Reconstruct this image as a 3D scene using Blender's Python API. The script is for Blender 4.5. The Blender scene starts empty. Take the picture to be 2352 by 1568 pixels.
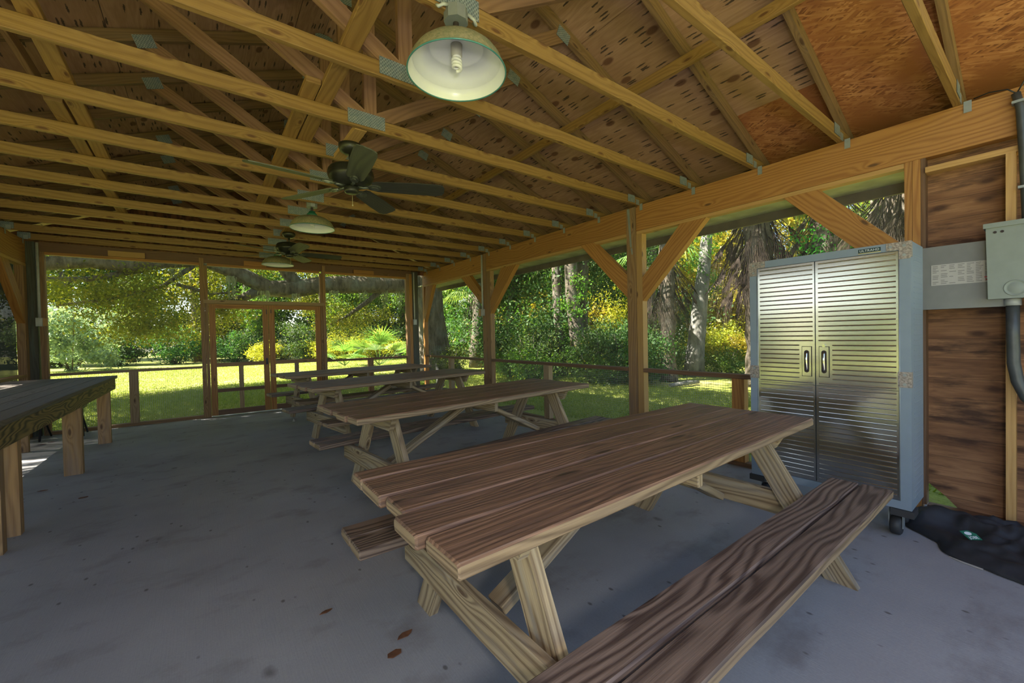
import bpy, bmesh, math, random
import numpy as np
from mathutils import Vector, Matrix
V = Vector
C = bpy.context.scene.collection
PI = math.pi

# ------------------------------------------------------------------ mesh builder
class MB:
    """collects verts / faces / uvs / material slots, links them as ONE mesh object"""
    def __init__(s, seed=0):
        s.v = []; s.f = []; s.uv = []; s.mi = []; s.sm = []
        s.r = random.Random(seed)
    def face(s, idx, uvs=None, mi=0, sm=False):
        s.f.append(tuple(idx)); s.uv.append(uvs or [(0, 0)]*len(idx)); s.mi.append(mi); s.sm.append(sm)
    def box(s, lo, hi, mi=0, ax=None):
        """axis aligned box; uv in metres, u runs along axis ax (longest by default)"""
        lo = V(lo); hi = V(hi); d = hi-lo
        if ax is None: ax = max(range(3), key=lambda i: d[i])
        o = len(s.v); ru = s.r.uniform(0, 400); rv = s.r.uniform(0, 400)
        for z in (0, 1):
            for y in (0, 1):
                for x in (0, 1):
                    s.v.append((hi.x if x else lo.x, hi.y if y else lo.y, hi.z if z else lo.z))
        oth = [i for i in range(3) if i != ax]
        for k, q in enumerate(((0,2,3,1), (4,5,7,6), (0,1,5,4), (2,6,7,3), (0,4,6,2), (1,3,7,5))):
            n = (2, 2, 1, 1, 0, 0)[k]
            uv = []
            for i in q:
                p = s.v[o+i]
                if n == ax: uv.append((p[oth[0]]+ru, p[oth[1]]+rv))
                else:
                    w = [i2 for i2 in oth if i2 != n][0]
                    uv.append((p[ax]+ru, p[w]+rv+k*1.7))
            s.face([o+i for i in q], uv, mi)
        return s
    def board(s, p0, p1, w, t, wdir=(0, 0, 1), c=0.003, n=1, jit=0.0, mi=0, endmi=None, sidemi=None):
        """timber from p0 to p1, w along wdir, t across; chamfered; uv in metres along the grain"""
        p0 = V(p0); p1 = V(p1); L = (p1-p0).length; a = (p1-p0).normalized()
        wd = V(wdir); wd = (wd-a*wd.dot(a)).normalized(); td = a.cross(wd)
        hw, ht = w/2, t/2
        prof = [(hw-c, -ht), (hw, -ht+c), (hw, ht-c), (hw-c, ht), (-hw+c, ht), (-hw, ht-c), (-hw, -ht+c), (-hw+c, -ht)]
        per = [0]
        for i in range(8):
            q0 = prof[i]; q1 = prof[(i+1) % 8]; per.append(per[-1]+math.hypot(q1[0]-q0[0], q1[1]-q0[1]))
        ru = s.r.uniform(0, 400); rv = s.r.uniform(0, 400); o = len(s.v)
        st = [(0, .0)]
        ts = [0.0]+([c/L] if c*3 < L else [])+[i/n for i in range(1, n)]+([1-c/L] if c*3 < L else [])+[1.0]
        m = len(ts)
        for j, tt in enumerate(ts):
            sc = c if j in (0, m-1) else 0
            dw = s.r.uniform(-jit, jit); dt = s.r.uniform(-jit, jit)*.5
            for (x, y) in prof:
                jx = s.r.uniform(-jit, jit)*.5; jy = s.r.uniform(-jit, jit)*.4
                x2 = x-math.copysign(sc, x)*.8+dw+jx; y2 = y-math.copysign(sc, y)*.8+dt+jy
                s.v.append(tuple(p0+a*(L*tt)+wd*x2+td*y2))
        for j in range(m-1):
            for i in range(8):
                i2 = (i+1) % 8
                u0 = ru+L*ts[j]; u1 = ru+L*ts[j+1]; v0 = rv+per[i]; v1 = rv+per[i+1]
                s.face((o+j*8+i, o+j*8+i2, o+(j+1)*8+i2, o+(j+1)*8+i), [(u0, v0), (u0, v1), (u1, v1), (u1, v0)], sidemi if (sidemi is not None and i in (0, 1, 5, 6)) else mi)
        em = mi if endmi is None else endmi
        s.face([o+i for i in range(7, -1, -1)], [(ru+prof[i][0]*.5, rv+prof[i][1]) for i in range(7, -1, -1)], em)
        s.face([o+(m-1)*8+i for i in range(8)], [(ru+prof[i][0]*.5, rv+prof[i][1]) for i in range(8)], em)
        return s
    def prism(s, pts, ext, udir, mi=0):
        """flat polygon pts extruded by vector ext; uv u along udir"""
        pts = [V(p) for p in pts]; ext = V(ext); u = V(udir).normalized()
        nrm = ext.normalized(); w = nrm.cross(u)
        if (pts[1]-pts[0]).cross(pts[2]-pts[1]).dot(ext) > 0: pts = pts[::-1]
        ru = s.r.uniform(0, 400); rv = s.r.uniform(0, 400); o = len(s.v); n = len(pts)
        for p in pts: s.v.append(tuple(p))
        for p in pts: s.v.append(tuple(p+ext))
        g = lambda p: (V(p).dot(u)+ru, V(p).dot(w)+rv)
        s.face([o+i for i in range(n)], [g(p) for p in pts], mi)
        s.face([o+n+i for i in range(n-1, -1, -1)], [g(p) for p in pts[::-1]], mi)
        T = ext.length
        for i in range(n):
            j = (i+1) % n
            e = (pts[j]-pts[i]).normalized()
            if abs(e.dot(u)) > .5:
                a, b = pts[i].dot(u)+ru, pts[j].dot(u)+ru
                uv = [(b, rv+5+i), (a, rv+5+i), (a, rv+5+i+T), (b, rv+5+i+T)]
            else:
                a, b = pts[i].dot(w), pts[j].dot(w)
                uv = [(ru, rv+b), (ru, rv+a), (ru+T*.3, rv+a), (ru+T*.3, rv+b)]
            s.face((o+j, o+i, o+n+i, o+n+j), uv, mi)
        return s
    def tube(s, pts, rad, n=10, mi=0, cap=True, sm=True, rough=0.0):
        pts = [V(p) for p in pts]
        if not hasattr(rad, '__len__'): rad = [rad]*len(pts)
        o = len(s.v); up = V((0, 0, 1)); L = 0
        ru = s.r.uniform(0, 100)
        x = None; us = []
        for j, p in enumerate(pts):
            a = (pts[min(j+1, len(pts)-1)]-pts[max(j-1, 0)]).normalized()
            if x is None:
                x = a.cross(V((0, 0, 1)) if abs(a.z) < .9 else V((1, 0, 0))).normalized()
            x = (x-a*x.dot(a)).normalized(); y = a.cross(x)
            if j: L += (p-pts[j-1]).length
            us.append(L)
            for i in range(n):
                an = 2*PI*i/n; r = rad[j]*(1+s.r.uniform(-rough, rough))
                s.v.append(tuple(p+x*(r*math.cos(an))+y*(r*math.sin(an))))
        for j in range(len(pts)-1):
            for i in range(n):
                i2 = (i+1) % n
                k = 2*PI*max(rad)/n
                s.face((o+j*n+i, o+j*n+i2, o+(j+1)*n+i2, o+(j+1)*n+i),
                       [(us[j]+ru, i*k), (us[j]+ru, (i+1)*k), (us[j+1]+ru, (i+1)*k), (us[j+1]+ru, i*k)], mi, sm)
        if cap:
            s.face([o+i for i in range(n-1, -1, -1)], None, mi)
            s.face([o+(len(pts)-1)*n+i for i in range(n)], None, mi)
        return s
    def lathe(s, prof, c=(0, 0, 0), n=40, mi=0, sm=True):
        """profile [(r,z)] turned about the vertical through c"""
        o = len(s.v); c = V(c)
        for (r, z) in prof:
            for i in range(n):
                a = 2*PI*i/n
                s.v.append((c.x+r*math.cos(a), c.y+r*math.sin(a), c.z+z))
        for j in range(len(prof)-1):
            for i in range(n):
                i2 = (i+1) % n
                s.face((o+j*n+i, o+j*n+i2, o+(j+1)*n+i2, o+(j+1)*n+i),
                       [(i/n, j/10), ((i+1)/n, j/10), ((i+1)/n, (j+1)/10), (i/n, (j+1)/10)], mi, sm)
        return s
    def quad(s, a, b, c, d, mi=0, uv=None):
        o = len(s.v)
        for p in (a, b, c, d): s.v.append(tuple(p))
        s.face((o, o+1, o+2, o+3), uv or [(0, 0), (1, 0), (1, 1), (0, 1)], mi)
    def xform(s, M):
        s.v = [tuple(M @ V(p)) for p in s.v]; return s
    def build(s, name, mats, parent=None, loc=None):
        me = bpy.data.meshes.new(name)
        me.from_pydata(s.v, [], s.f)
        uvl = me.uv_layers.new(name='UVMap')
        uvl.data.foreach_set('uv', [x for u in s.uv for q in u for x in q])
        if not isinstance(mats, (list, tuple)): mats = [mats]
        for m in mats: me.materials.append(m)
        me.polygons.foreach_set('material_index', s.mi)
        me.polygons.foreach_set('use_smooth', s.sm)
        me.update()
        o = bpy.data.objects.new(name, me); C.objects.link(o)
        if loc: o.location = loc
        if parent: o.parent = parent
        return o

def tag(o, label=None, cat=None, group=None, kind=None):
    if label: o['label'] = label
    if cat: o['category'] = cat
    if group: o['group'] = group
    if kind: o['kind'] = kind
    return o
def thing(name, label, cat, loc=(0, 0, 0), rz=0, group=None):
    o = bpy.data.objects.new(name, None); C.objects.link(o)
    o.empty_display_size = .1
    o.location = loc; o.rotation_euler = (0, 0, rz)
    return tag(o, label, cat, group)
def struct(name, label, cat='structure'):
    o = bpy.data.objects.new(name, None); C.objects.link(o)
    o.empty_display_size = .1
    return tag(o, label, cat, kind='structure')
def dup(root, loc, rz, label=None, group=None, scale=None):
    r = root.copy(); C.objects.link(r); r.location = loc; r.rotation_euler = (0, 0, rz)
    if scale: r.scale = scale
    if label: r['label'] = label
    if group: r['group'] = group
    for ch in list(root.children):
        c = ch.copy(); C.objects.link(c); c.parent = r
        for g in list(ch.children):
            d = g.copy(); C.objects.link(d); d.parent = c
    return r

# ------------------------------------------------------------------ materials
class NT:
    def __init__(s, name):
        s.m = bpy.data.materials.new(name); s.m.use_nodes = True
        s.t = s.m.node_tree; s.t.nodes.clear()
        s.out = s.n('ShaderNodeOutputMaterial')
    def n(s, ty, **kw):
        x = s.t.nodes.new(ty)
        for k, v in kw.items():
            if k == 'ins':
                for a, b in v.items(): s.set(x, a, b)
            else: setattr(x, k, v)
        return x
    def set(s, x, a, b):
        if isinstance(b, bpy.types.NodeSocket): s.t.links.new(b, x.inputs[a])
        else: x.inputs[a].default_value = b
    def math(s, op, a, b=0.0, c=None):
        x = s.n('ShaderNodeMath', operation=op, ins={0: a, 1: b})
        if c is not None: s.set(x, 2, c)
        return x.outputs[0]
    def mapping(s, vec, scale=(1, 1, 1), loc=(0, 0, 0)):
        return s.n('ShaderNodeMapping', ins={'Vector': vec, 'Scale': scale, 'Location': loc}).outputs[0]
    def noise(s, vec, scale=1, detail=3, rough=.5, dim='3D', dist=0):
        return s.n('ShaderNodeTexNoise', noise_dimensions=dim, ins={'Vector': vec, 'Scale': scale, 'Detail': detail, 'Roughness': rough, 'Distortion': dist}).outputs[0]
    def ramp(s, fac, stops):
        r = s.n('ShaderNodeValToRGB'); e = r.color_ramp.elements
        while len(e) < len(stops): e.new(.5)
        for el, (p, c) in zip(e, stops):
            el.position = p; el.color = (*c, 1) if len(c) == 3 else c
        s.set(r, 0, fac); return r.outputs[0]
    def mix(s, fac, a, b, blend='MIX'):
        x = s.n('ShaderNodeMix', data_type='RGBA', blend_type=blend)
        s.set(x, 0, fac)
        s.set(x, 6, a if isinstance(a, bpy.types.NodeSocket) else (*a, 1))
        s.set(x, 7, b if isinstance(b, bpy.types.NodeSocket) else (*b, 1))
        return x.outputs[2]
    def rng(s, v, a, b, c=0, d=1):
        return s.n('ShaderNodeMapRange', ins={0: v, 1: a, 2: b, 3: c, 4: d}).outputs[0]
    def bump(s, h, st=.3, dist=.01):
        return s.n('ShaderNodeBump', ins={'Strength': st, 'Distance': dist, 'Height': h}).outputs[0]
    def pbr(s, col, rough=.6, metal=0.0, normal=None, **kw):
        b = s.n('ShaderNodeBsdfPrincipled')
        s.set(b, 'Base Color', col if isinstance(col, bpy.types.NodeSocket) else (*col, 1))
        s.set(b, 'Roughness', rough); s.set(b, 'Metallic', metal)
        if normal is not None: s.set(b, 'Normal', normal)
        for k, v in kw.items(): s.set(b, k, v)
        s.t.links.new(b.outputs[0], s.out.inputs[0]); return s.m

def plain(name, col, rough=.5, metal=0.0, var=.12, scale=14):
    t = NT(name)
    tc = t.n('ShaderNodeTexCoord').outputs['Object']
    n = t.noise(tc, scale, 4)
    c = t.mix(t.rng(n, .3, .7), tuple(x*(1-var) for x in col), tuple(min(1, x*(1+var)) for x in col))
    return t.pbr(c, rough, metal)

def wood(name, light, dark, rings=26.0, amt=.55, knots=.45, rough=.65, stain=None, stain_amt=.35, tone=.25, knotcol=(.07, .03, .012), bump=.25, cell=(2.2, 7.0), warp=2.2, fine=.35):
    """timber: growth rings stretched along u, warped round knots; tone differs from board to board"""
    t = NT(name)
    uv = t.n('ShaderNodeTexCoord').outputs['UV']
    sx = t.n('ShaderNodeSeparateXYZ', ins={0: uv})
    n1 = t.noise(t.mapping(uv, (.9, 5.5, 1)), 1, 2, .45, '2D')
    vor = t.n('ShaderNodeTexVoronoi', voronoi_dimensions='2D', feature='F1', ins={'Vector': t.mapping(uv, (cell[0], cell[1], 1)), 'Scale': 1.0})
    sep = t.n('ShaderNodeSeparateColor', ins={0: vor.outputs['Color']})
    has = t.math('GREATER_THAN', sep.outputs[0], 1-knots)
    d = vor.outputs['Distance']
    k = t.math('MULTIPLY', t.rng(d, .42, .02), has)
    k2 = t.math('MULTIPLY', k, k)
    ph = t.math('MULTIPLY_ADD', sx.outputs[1], rings, t.math('MULTIPLY', n1, warp*2.2))
    ph = t.math('MULTIPLY_ADD', k2, 2.6, ph)
    sn = t.math('MULTIPLY_ADD', t.math('SINE', t.math('MULTIPLY', ph, 2*PI)), .5, .5)
    sn = t.math('POWER', sn, 1.6)
    fi = t.noise(t.mapping(uv, (3.0, 170, 1)), 1, 2, .6, '2D')
    a = t.math('MULTIPLY_ADD', sn, amt, t.math('MULTIPLY', t.rng(fi, .3, .75), fine))
    col = t.mix(t.math('MINIMUM', a, 1.0), light, dark)
    bt = t.noise(t.mapping(uv, (.02, .02, 1)), 1, 0, .5, '2D')
    col = t.mix(1.0, col, t.ramp(bt, [(.25, (1-tone, 1-tone, 1-tone)), (.75, (1+tone*.0, 1, 1))]), 'MULTIPLY')
    if stain:
        s1 = t.noise(t.mapping(uv, (1.3, 16, 1)), 1, 4, .65, '2D')
        col = t.mix(t.math('MULTIPLY', t.rng(s1, .48, .68), stain_amt), col, stain)
    core = t.math('MULTIPLY', t.rng(d, .11, .045), has)
    col = t.mix(t.math('MULTIPLY', core, .85), col, knotcol)
    bp = t.bump(t.math('ADD', t.math('MULTIPLY', sn, -.6), t.math('MULTIPLY', fi, .5)), bump, .004)
    return t.pbr(col, rough, 0, bp)

M = {}
M['truss'] = wood('pine_truss_lumber', (.37, .215, .062), (.225, .115, .028), 26, .5, .55, .55, tone=.25, knotcol=(.1, .035, .01), cell=(2.4, 7.5), warp=1.6)
M['rafter'] = wood('dull_rafter_lumber', (.28, .165, .072), (.16, .09, .036), 30, .5, .45, .65, tone=.3, cell=(2.4, 7.5), stain=(.17, .12, .07), stain_amt=.4)
M['truss_red'] = wood('pine_web_lumber', (.33, .18, .085), (.20, .10, .042), 34, .5, .3, .65, tone=.3)
M['beam'] = wood('orange_pine_beam', (.44, .215, .058), (.27, .105, .025), 30, .6, .12, .6, tone=.2)
M['trimlight'] = wood('light_pine_trim', (.55, .33, .12), (.42, .22, .07), 40, .4, .1, .6)
M['post'] = wood('weathered_pine_post', (.38, .225, .10), (.22, .115, .05), 30, .6, .3, .7, stain=(.16, .13, .10), stain_amt=.4, tone=.25)
M['rail'] = wood('brown_rail', (.20, .105, .055), (.12, .06, .03), 40, .5, .1, .6, tone=.2)
M['railpost'] = wood('pale_rail_post', (.42, .30, .17), (.27, .17, .09), 30, .6, .3, .7, tone=.25)
M['oldpost'] = wood('old_grey_green_post', (.11, .105, .075), (.06, .055, .04), 26, .55, .1, .8, stain=(.10, .14, .12), stain_amt=.5)
M['top'] = wood('weathered_table_top', (.40, .225, .135), (.13, .072, .048), 40, .42, .45, .55, stain=(.11, .066, .05), stain_amt=.75, tone=.3, knotcol=(.03, .018, .014), fine=.75, bump=.45, cell=(1.1, 7))
M['bench'] = wood('weathered_bench_plank', (.285, .20, .15), (.075, .046, .036), 24, .8, .55, .55, stain=(.12, .085, .07), stain_amt=.4, tone=.2, knotcol=(.04, .02, .015), cell=(1.0, 5.0), warp=3.0, bump=.4, fine=.4)
M['edge'] = wood('worn_plank_edge', (.37, .26, .155), (.15, .095, .055), 34, .7, .1, .6, stain=(.2, .14, .1), stain_amt=.5, tone=.2, warp=2.6)
M['leg'] = wood('pale_weathered_leg', (.49, .365, .21), (.20, .13, .07), 30, .75, .3, .7, stain=(.36, .32, .26), stain_amt=.5, tone=.25, warp=2.8)
M['benchold'] = wood('workbench_grey_plank', (.20, .165, .135), (.10, .08, .07), 40, .5, .2, .7, stain=(.11, .115, .115), stain_amt=.6, tone=.4)
M['apron'] = wood('workbench_apron', (.30, .20, .075), (.06, .043, .02), 15, .9, .6, .65, warp=5.5, tone=.2, cell=(1.2, 4))
M['benchleg'] = wood('workbench_leg', (.45, .27, .12), (.26, .14, .06), 26, .6, .35, .7, stain=(.3, .22, .17), stain_amt=.4, tone=.3)

def plywood():
    t = NT('roof_plywood'); uv = t.n('ShaderNodeTexCoord').outputs['UV']
    n1 = t.noise(t.mapping(uv, (1.2, 7, 1)), 1, 3, .5, '2D')
    sx = t.n('ShaderNodeSeparateXYZ', ins={0: uv})
    sn = t.math('MULTIPLY_ADD', t.math('SINE', t.math('MULTIPLY', t.math('MULTIPLY_ADD', sx.outputs[1], 9, t.math('MULTIPLY', n1, 6)), 2*PI)), .5, .5)
    fi = t.noise(t.mapping(uv, (6, 110, 1)), 1, 2, .6, '2D')
    c = t.mix(t.math('MULTIPLY_ADD', sn, .35, t.math('MULTIPLY', fi, .6)), (.47, .285, .17), (.28, .15, .078))
    st = t.noise(t.mapping(uv, (.5, 1.5, 1), (7, 3, 0)), 1, 3, .6, '2D')
    c = t.mix(t.math('MULTIPLY', t.rng(st, .42, .65), .45), c, (.235, .125, .05))
    v = t.n('ShaderNodeTexVoronoi', voronoi_dimensions='2D', ins={'Vector': t.n('ShaderNodeVectorMath', operation='ADD', ins={0: t.mapping(uv, (6.5, 46, 1)), 1: t.n('ShaderNodeVectorMath', operation='SCALE', ins={0: t.n('ShaderNodeTexNoise', noise_dimensions='2D', ins={'Vector': uv, 'Scale': 38.0, 'Detail': 2.0}).outputs[1], 'Scale': .35}).outputs[0]}).outputs[0], 'Scale': 1.0})
    s2 = t.n('ShaderNodeSeparateColor', ins={0: v.outputs['Color']})
    m = t.math('MULTIPLY', t.rng(v.outputs['Distance'], .36, .24), t.math('GREATER_THAN', s2.outputs[0], .80))
    c = t.mix(t.math('MULTIPLY', m, .9), c, (.035, .022, .012))
    v2 = t.n('ShaderNodeTexVoronoi', voronoi_dimensions='2D', ins={'Vector': t.mapping(uv, (2.2, 4.2, 1), (3, 5, 0)), 'Scale': 1.0})
    s3 = t.n('ShaderNodeSeparateColor', ins={0: v2.outputs['Color']})
    m2 = t.math('MULTIPLY', t.rng(v2.outputs['Distance'], .14, .09), t.math('GREATER_THAN', s3.outputs[1], .6))
    c = t.mix(t.math('MULTIPLY', m2, .8), c, (.10, .035, .012))
    return t.pbr(c, .75, 0, t.bump(fi, .2, .003))
M['ply'] = plywood()
def osb():
    t = NT('roof_strand_board'); uv = t.n('ShaderNodeTexCoord').outputs['UV']
    w = t.noise(t.mapping(uv, (3, 3, 1)), 1, 2, .5, '2D')
    va = t.n('ShaderNodeTexVoronoi', voronoi_dimensions='2D', ins={'Vector': t.mapping(t.n('ShaderNodeVectorRotate', ins={'Vector': uv, 'Angle': .4}).outputs[0], (13, 85, 1)), 'Scale': 1.0})
    vb = t.n('ShaderNodeTexVoronoi', voronoi_dimensions='2D', ins={'Vector': t.mapping(t.n('ShaderNodeVectorRotate', ins={'Vector': uv, 'Angle': -.45}).outputs[0], (14, 95, 1)), 'Scale': 1.0})
    sa = t.n('ShaderNodeSeparateColor', ins={0: va.outputs['Color']}).outputs[0]
    sb = t.n('ShaderNodeSeparateColor', ins={0: vb.outputs['Color']}).outputs[1]
    f = t.mix(t.math('GREATER_THAN', sb, .45), t.n('ShaderNodeCombineColor', ins={0: sa, 1: sa, 2: sa}).outputs[0], t.n('ShaderNodeCombineColor', ins={0: sb, 1: sb, 2: sb}).outputs[0])
    c = t.ramp(f, [(0, (.13, .042, .012)), (.3, (.24, .085, .024)), (.65, (.36, .14, .045)), (1, (.5, .235, .09))])
    c = t.mix(t.rng(w, .35, .7), c, (.28, .10, .03))
    return t.pbr(c, .7, 0, t.bump(f, .3, .004))
M['osb'] = osb()
def siding(name, l, d, plank=.145):
    t = NT(name); uv = t.n('ShaderNodeTexCoord').outputs['UV']
    sx = t.n('ShaderNodeSeparateXYZ', ins={0: uv})
    row = t.math('FLOOR', t.math('DIVIDE', sx.outputs[1], plank))
    off = t.n('ShaderNodeCombineXYZ', ins={0: t.math('MULTIPLY', row, 3.71), 1: t.math('MULTIPLY', row, 1.37)}).outputs[0]
    uv2 = t.n('ShaderNodeVectorMath', operation='ADD', ins={0: uv, 1: off}).outputs[0]
    n1 = t.noise(t.mapping(uv2, (1.3, 11, 1)), 1, 4, .6, '2D')
    fi = t.noise(t.mapping(uv2, (5, 120, 1)), 1, 2, .6, '2D')
    c = t.mix(t.rng(n1, .3, .7), d, l)
    c = t.mix(t.math('MULTIPLY', t.rng(fi, .4, .75), .45), c, (.13, .05, .02))
    rt = t.noise(t.n('ShaderNodeCombineXYZ', ins={0: t.math('MULTIPLY', row, 5.3)}).outputs[0], 1, 0)
    c = t.mix(1, c, t.ramp(rt, [(.3, (.85, .82, .8)), (.7, (1, 1, 1))]), 'MULTIPLY')
    sm = t.noise(t.mapping(uv, (1.7, 8, 1), (9, 2, 0)), 1, 5, .65, '2D')
    c = t.mix(t.math('MULTIPLY', t.rng(sm, .48, .66), .9), c, (.045, .018, .009))
    v = t.n('ShaderNodeTexVoronoi', voronoi_dimensions='2D', ins={'Vector': t.mapping(uv2, (3.4, 8, 1)), 'Scale': 1.0})
    s3 = t.n('ShaderNodeSeparateColor', ins={0: v.outputs['Color']})
    m2 = t.math('MULTIPLY', t.rng(v.outputs['Distance'], .22, .08), t.math('GREATER_THAN', s3.outputs[1], .62))
    c = t.mix(t.math('MULTIPLY', m2, .85), c, (.05, .018, .008))
    fr = t.math('FRACT', t.math('DIVIDE', sx.outputs[1], plank))
    g = t.math('LESS_THAN', fr, .02)
    c = t.mix(t.math('MULTIPLY', g, .75), c, (.04, .018, .009))
    return t.pbr(c, .75, 0, t.bump(t.math('ADD', fi, t.math('MULTIPLY', g, -3)), .4, .004))
M['siding'] = siding('cedar_board_siding', (.38, .195, .092), (.15, .065, .028))
M['gable'] = siding('gable_siding', (.30, .125, .05), (.16, .06, .025), .2)

def concrete():
    t = NT('stained_concrete'); tc = t.n('ShaderNodeTexCoord').outputs['Object']
    n1 = t.noise(t.mapping(tc, (.7, .7, .7)), 1, 5, .6)
    n2 = t.noise(tc, 90, 3, .7)
    n3 = t.noise(t.mapping(tc, (2.2, 3.2, 1), (4, 1, 0)), 1, 5, .62)
    c = t.mix(t.rng(n1, .3, .7), (.265, .262, .275), (.385, .385, .395))
    c = t.mix(t.math('MULTIPLY', t.rng(n3, .54, .7), .55), c, (.15, .128, .125))
    c = t.mix(t.math('MULTIPLY', t.rng(n2, .3, .75), .22), c, (.17, .16, .165))
    v = t.n('ShaderNodeTexVoronoi', ins={'Vector': t.mapping(tc, (4.2, 3.0, 3)), 'Scale': 1.0})
    s3 = t.n('ShaderNodeSeparateColor', ins={0: v.outputs['Color']})
    dd = t.math('MULTIPLY_ADD', t.noise(tc, 14, 2), .16, v.outputs['Distance'])
    m = t.math('MULTIPLY', t.rng(dd, .22, .13), t.math('GREATER_THAN', s3.outputs[0], .68))
    c = t.mix(t.math('MULTIPLY', m, .6), c, (.075, .062, .06))
    v2 = t.n('ShaderNodeTexVoronoi', ins={'Vector': t.mapping(tc, (17, 11, 9)), 'Scale': 1.0})
    s4 = t.n('ShaderNodeSeparateColor', ins={0: v2.outputs['Color']})
    m3 = t.math('MULTIPLY', t.rng(v2.outputs['Distance'], .2, .1), t.math('GREATER_THAN', s4.outputs[0], .86))
    c = t.mix(t.math('MULTIPLY', m3, .7), c, (.06, .045, .04))
    br = t.noise(t.mapping(tc, (160, 5, 1)), 1, 2, .6)
    return t.pbr(c, .72, 0, t.bump(t.math('ADD', n2, br), .25, .003))
M['floor'] = concrete()

M['galv'] = None
def galv():
    t = NT('galvanised_plate'); uv = t.n('ShaderNodeTexCoord').outputs['UV']
    sx = t.n('ShaderNodeSeparateXYZ', ins={0: uv})
    cu = t.math('DIVIDE', sx.outputs[0], .0095)
    ro = t.math('MULTIPLY', t.math('FLOOR', cu), .5)
    su = t.math('LESS_THAN', t.math('FRACT', cu), .42)
    sv = t.math('LESS_THAN', t.math('FRACT', t.math('ADD', t.math('DIVIDE', sx.outputs[1], .021), ro)), .55)
    sl_ = t.math('MULTIPLY', su, sv)
    nz = t.noise(t.mapping(uv, (30, 30, 1)), 1, 3, .6, '2D')
    c = t.mix(t.rng(nz, .3, .7), (.33, .35, .34), (.20, .26, .29))
    c = t.mix(sl_, c, (.06, .085, .10))
    return t.pbr(c, .5, .3, t.bump(t.math('SUBTRACT', 1.0, sl_), .4, .004))
M['galv'] = galv()
M['clip'] = plain('galvanised_clip', (.30, .33, .34), .45, .5)
M['conduit'] = plain('grey_conduit', (.42, .44, .42), .45, .0)
M['boxgrey'] = plain('electrical_box_grey', (.36, .38, .40), .5, 0)
M['panelgrey'] = plain('panel_grey_paint', (.19, .195, .195), .45, 0, .05)
M['metergrey'] = plain('meter_box_paint', (.22, .25, .225), .5, 0, .05)
M['sticker'] = plain('sticker_white', (.44, .425, .41), .6, 0, .03)
M['ink'] = plain('sticker_ink', (.2, .195, .19), .6, 0, .05)
M['red'] = plain('sticker_red', (.45, .05, .05), .6, 0, .03)
M['dark'] = plain('dark_hole', (.03, .02, .018), .7, 0)
M['pvc'] = plain('dark_pvc_pipe', (.055, .06, .065), .4, 0, .2)
M['pvcfit'] = plain('grey_pvc_fitting', (.36, .37, .37), .45, 0)
M['cabblue'] = plain('cabinet_grey_blue_paint', (.205, .26, .325), .42, 0, .03)
M['bracket'] = plain('speckled_corner_bracket', (.30, .26, .23), .6, .2, .5, 90)
M['rubber'] = plain('black_rubber', (.03, .03, .032), .6, 0)
M['black'] = plain('black_powder_coat', (.02, .02, .022), .4, 0)
def steel():
    t = NT('brushed_stainless'); tc = t.n('ShaderNodeTexCoord').outputs['Object']
    b = t.noise(t.mapping(tc, (1, 1.2, 260)), 1, 2, .6)
    w = t.noise(t.mapping(tc, (1, .9, 3.2)), 1, 1, .5)
    c = t.mix(t.rng(b, .35, .65), (.58, .58, .565), (.66, .655, .635))
    return t.pbr(c, .16, 1.0, t.bump(t.math('MULTIPLY_ADD', w, 2.0, t.math('MULTIPLY', b, .02)), .15, .012))
M['steel'] = steel()
M['chrome'] = plain('polished_handle', (.75, .75, .74), .08, 1.0, .02)
M['enamel'] = plain('white_enamel', (.72, .73, .71), .25, 0, .04, 6)
def dusty():
    t = NT('dusty_green_enamel'); tc = t.n('ShaderNodeTexCoord').outputs['Object']
    n = t.noise(tc, 60, 4, .7); n2 = t.noise(tc, 6, 2)
    c = t.mix(t.rng(n, .35, .65), (.17, .17, .085), (.33, .27, .15))
    c = t.mix(t.rng(n2, .4, .7, 0, .5), c, (.12, .16, .09))
    return t.pbr(c, .75)
M['dusty'] = dusty()
M['green'] = plain('green_enamel', (.02, .14, .085), .3, 0, .15)
M['teal'] = plain('teal_rim_enamel', (.05, .20, .17), .3, 0)
M['bulb'] = plain('lamp_bulb_glass', (.80, .80, .74), .3, 0, .02)
M['socket'] = plain('lamp_socket', (.46, .44, .36), .5, 0)
M['bronze'] = plain('dark_bronze_fan', (.035, .036, .026), .35, .4, .3)
M['pewter'] = plain('worn_blade_iron', (.12, .13, .11), .4, .6, .35, 40)
M['blade'] = wood('weathered_lit_fan_blade', (.10, .105, .065), (.055, .06, .04), 26, .6, .0, .5, tone=.2)  # weathered olive wood; the greener lit look is put into the colour
M['blade_shaded'] = wood('shaded_fan_blade', (.05, .05, .042), (.03, .03, .028), 40, .5, 0, .45, tone=.1)  # same blade wood made darker, the difference in light put into the colour
M['tarp'] = None
def tarp():
    t = NT('dark_tarp_fabric'); tc = t.n('ShaderNodeTexCoord').outputs['Object']
    n = t.noise(tc, 5, 4, .6)
    c = t.mix(t.rng(n, .35, .65), (.012, .013, .015), (.026, .029, .036))
    return t.pbr(c, .6, 0, t.bump(t.noise(tc, 120, 2), .15, .002))
M['tarp'] = tarp()
M['logogreen'] = plain('green_patch', (.01, .13, .075), .6, 0)
M['white'] = plain('white_print', (.62, .66, .68), .6, 0, .02)
M['logodark'] = plain('logo_dark_green', (.015, .045, .05), .4, 0)
M['gold'] = plain('logo_gold', (.45, .40, .2), .4, 0)
M['soffit'] = plain('soffit_board', (.40, .40, .27), .8, 0, .25, 5)
M['fascia'] = plain('grey_brown_fascia', (.13, .105, .07), .8, 0, .25, 7)
M['shingle'] = plain('roof_shingle', (.09, .085, .08), .9, 0, .3, 12)
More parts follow.
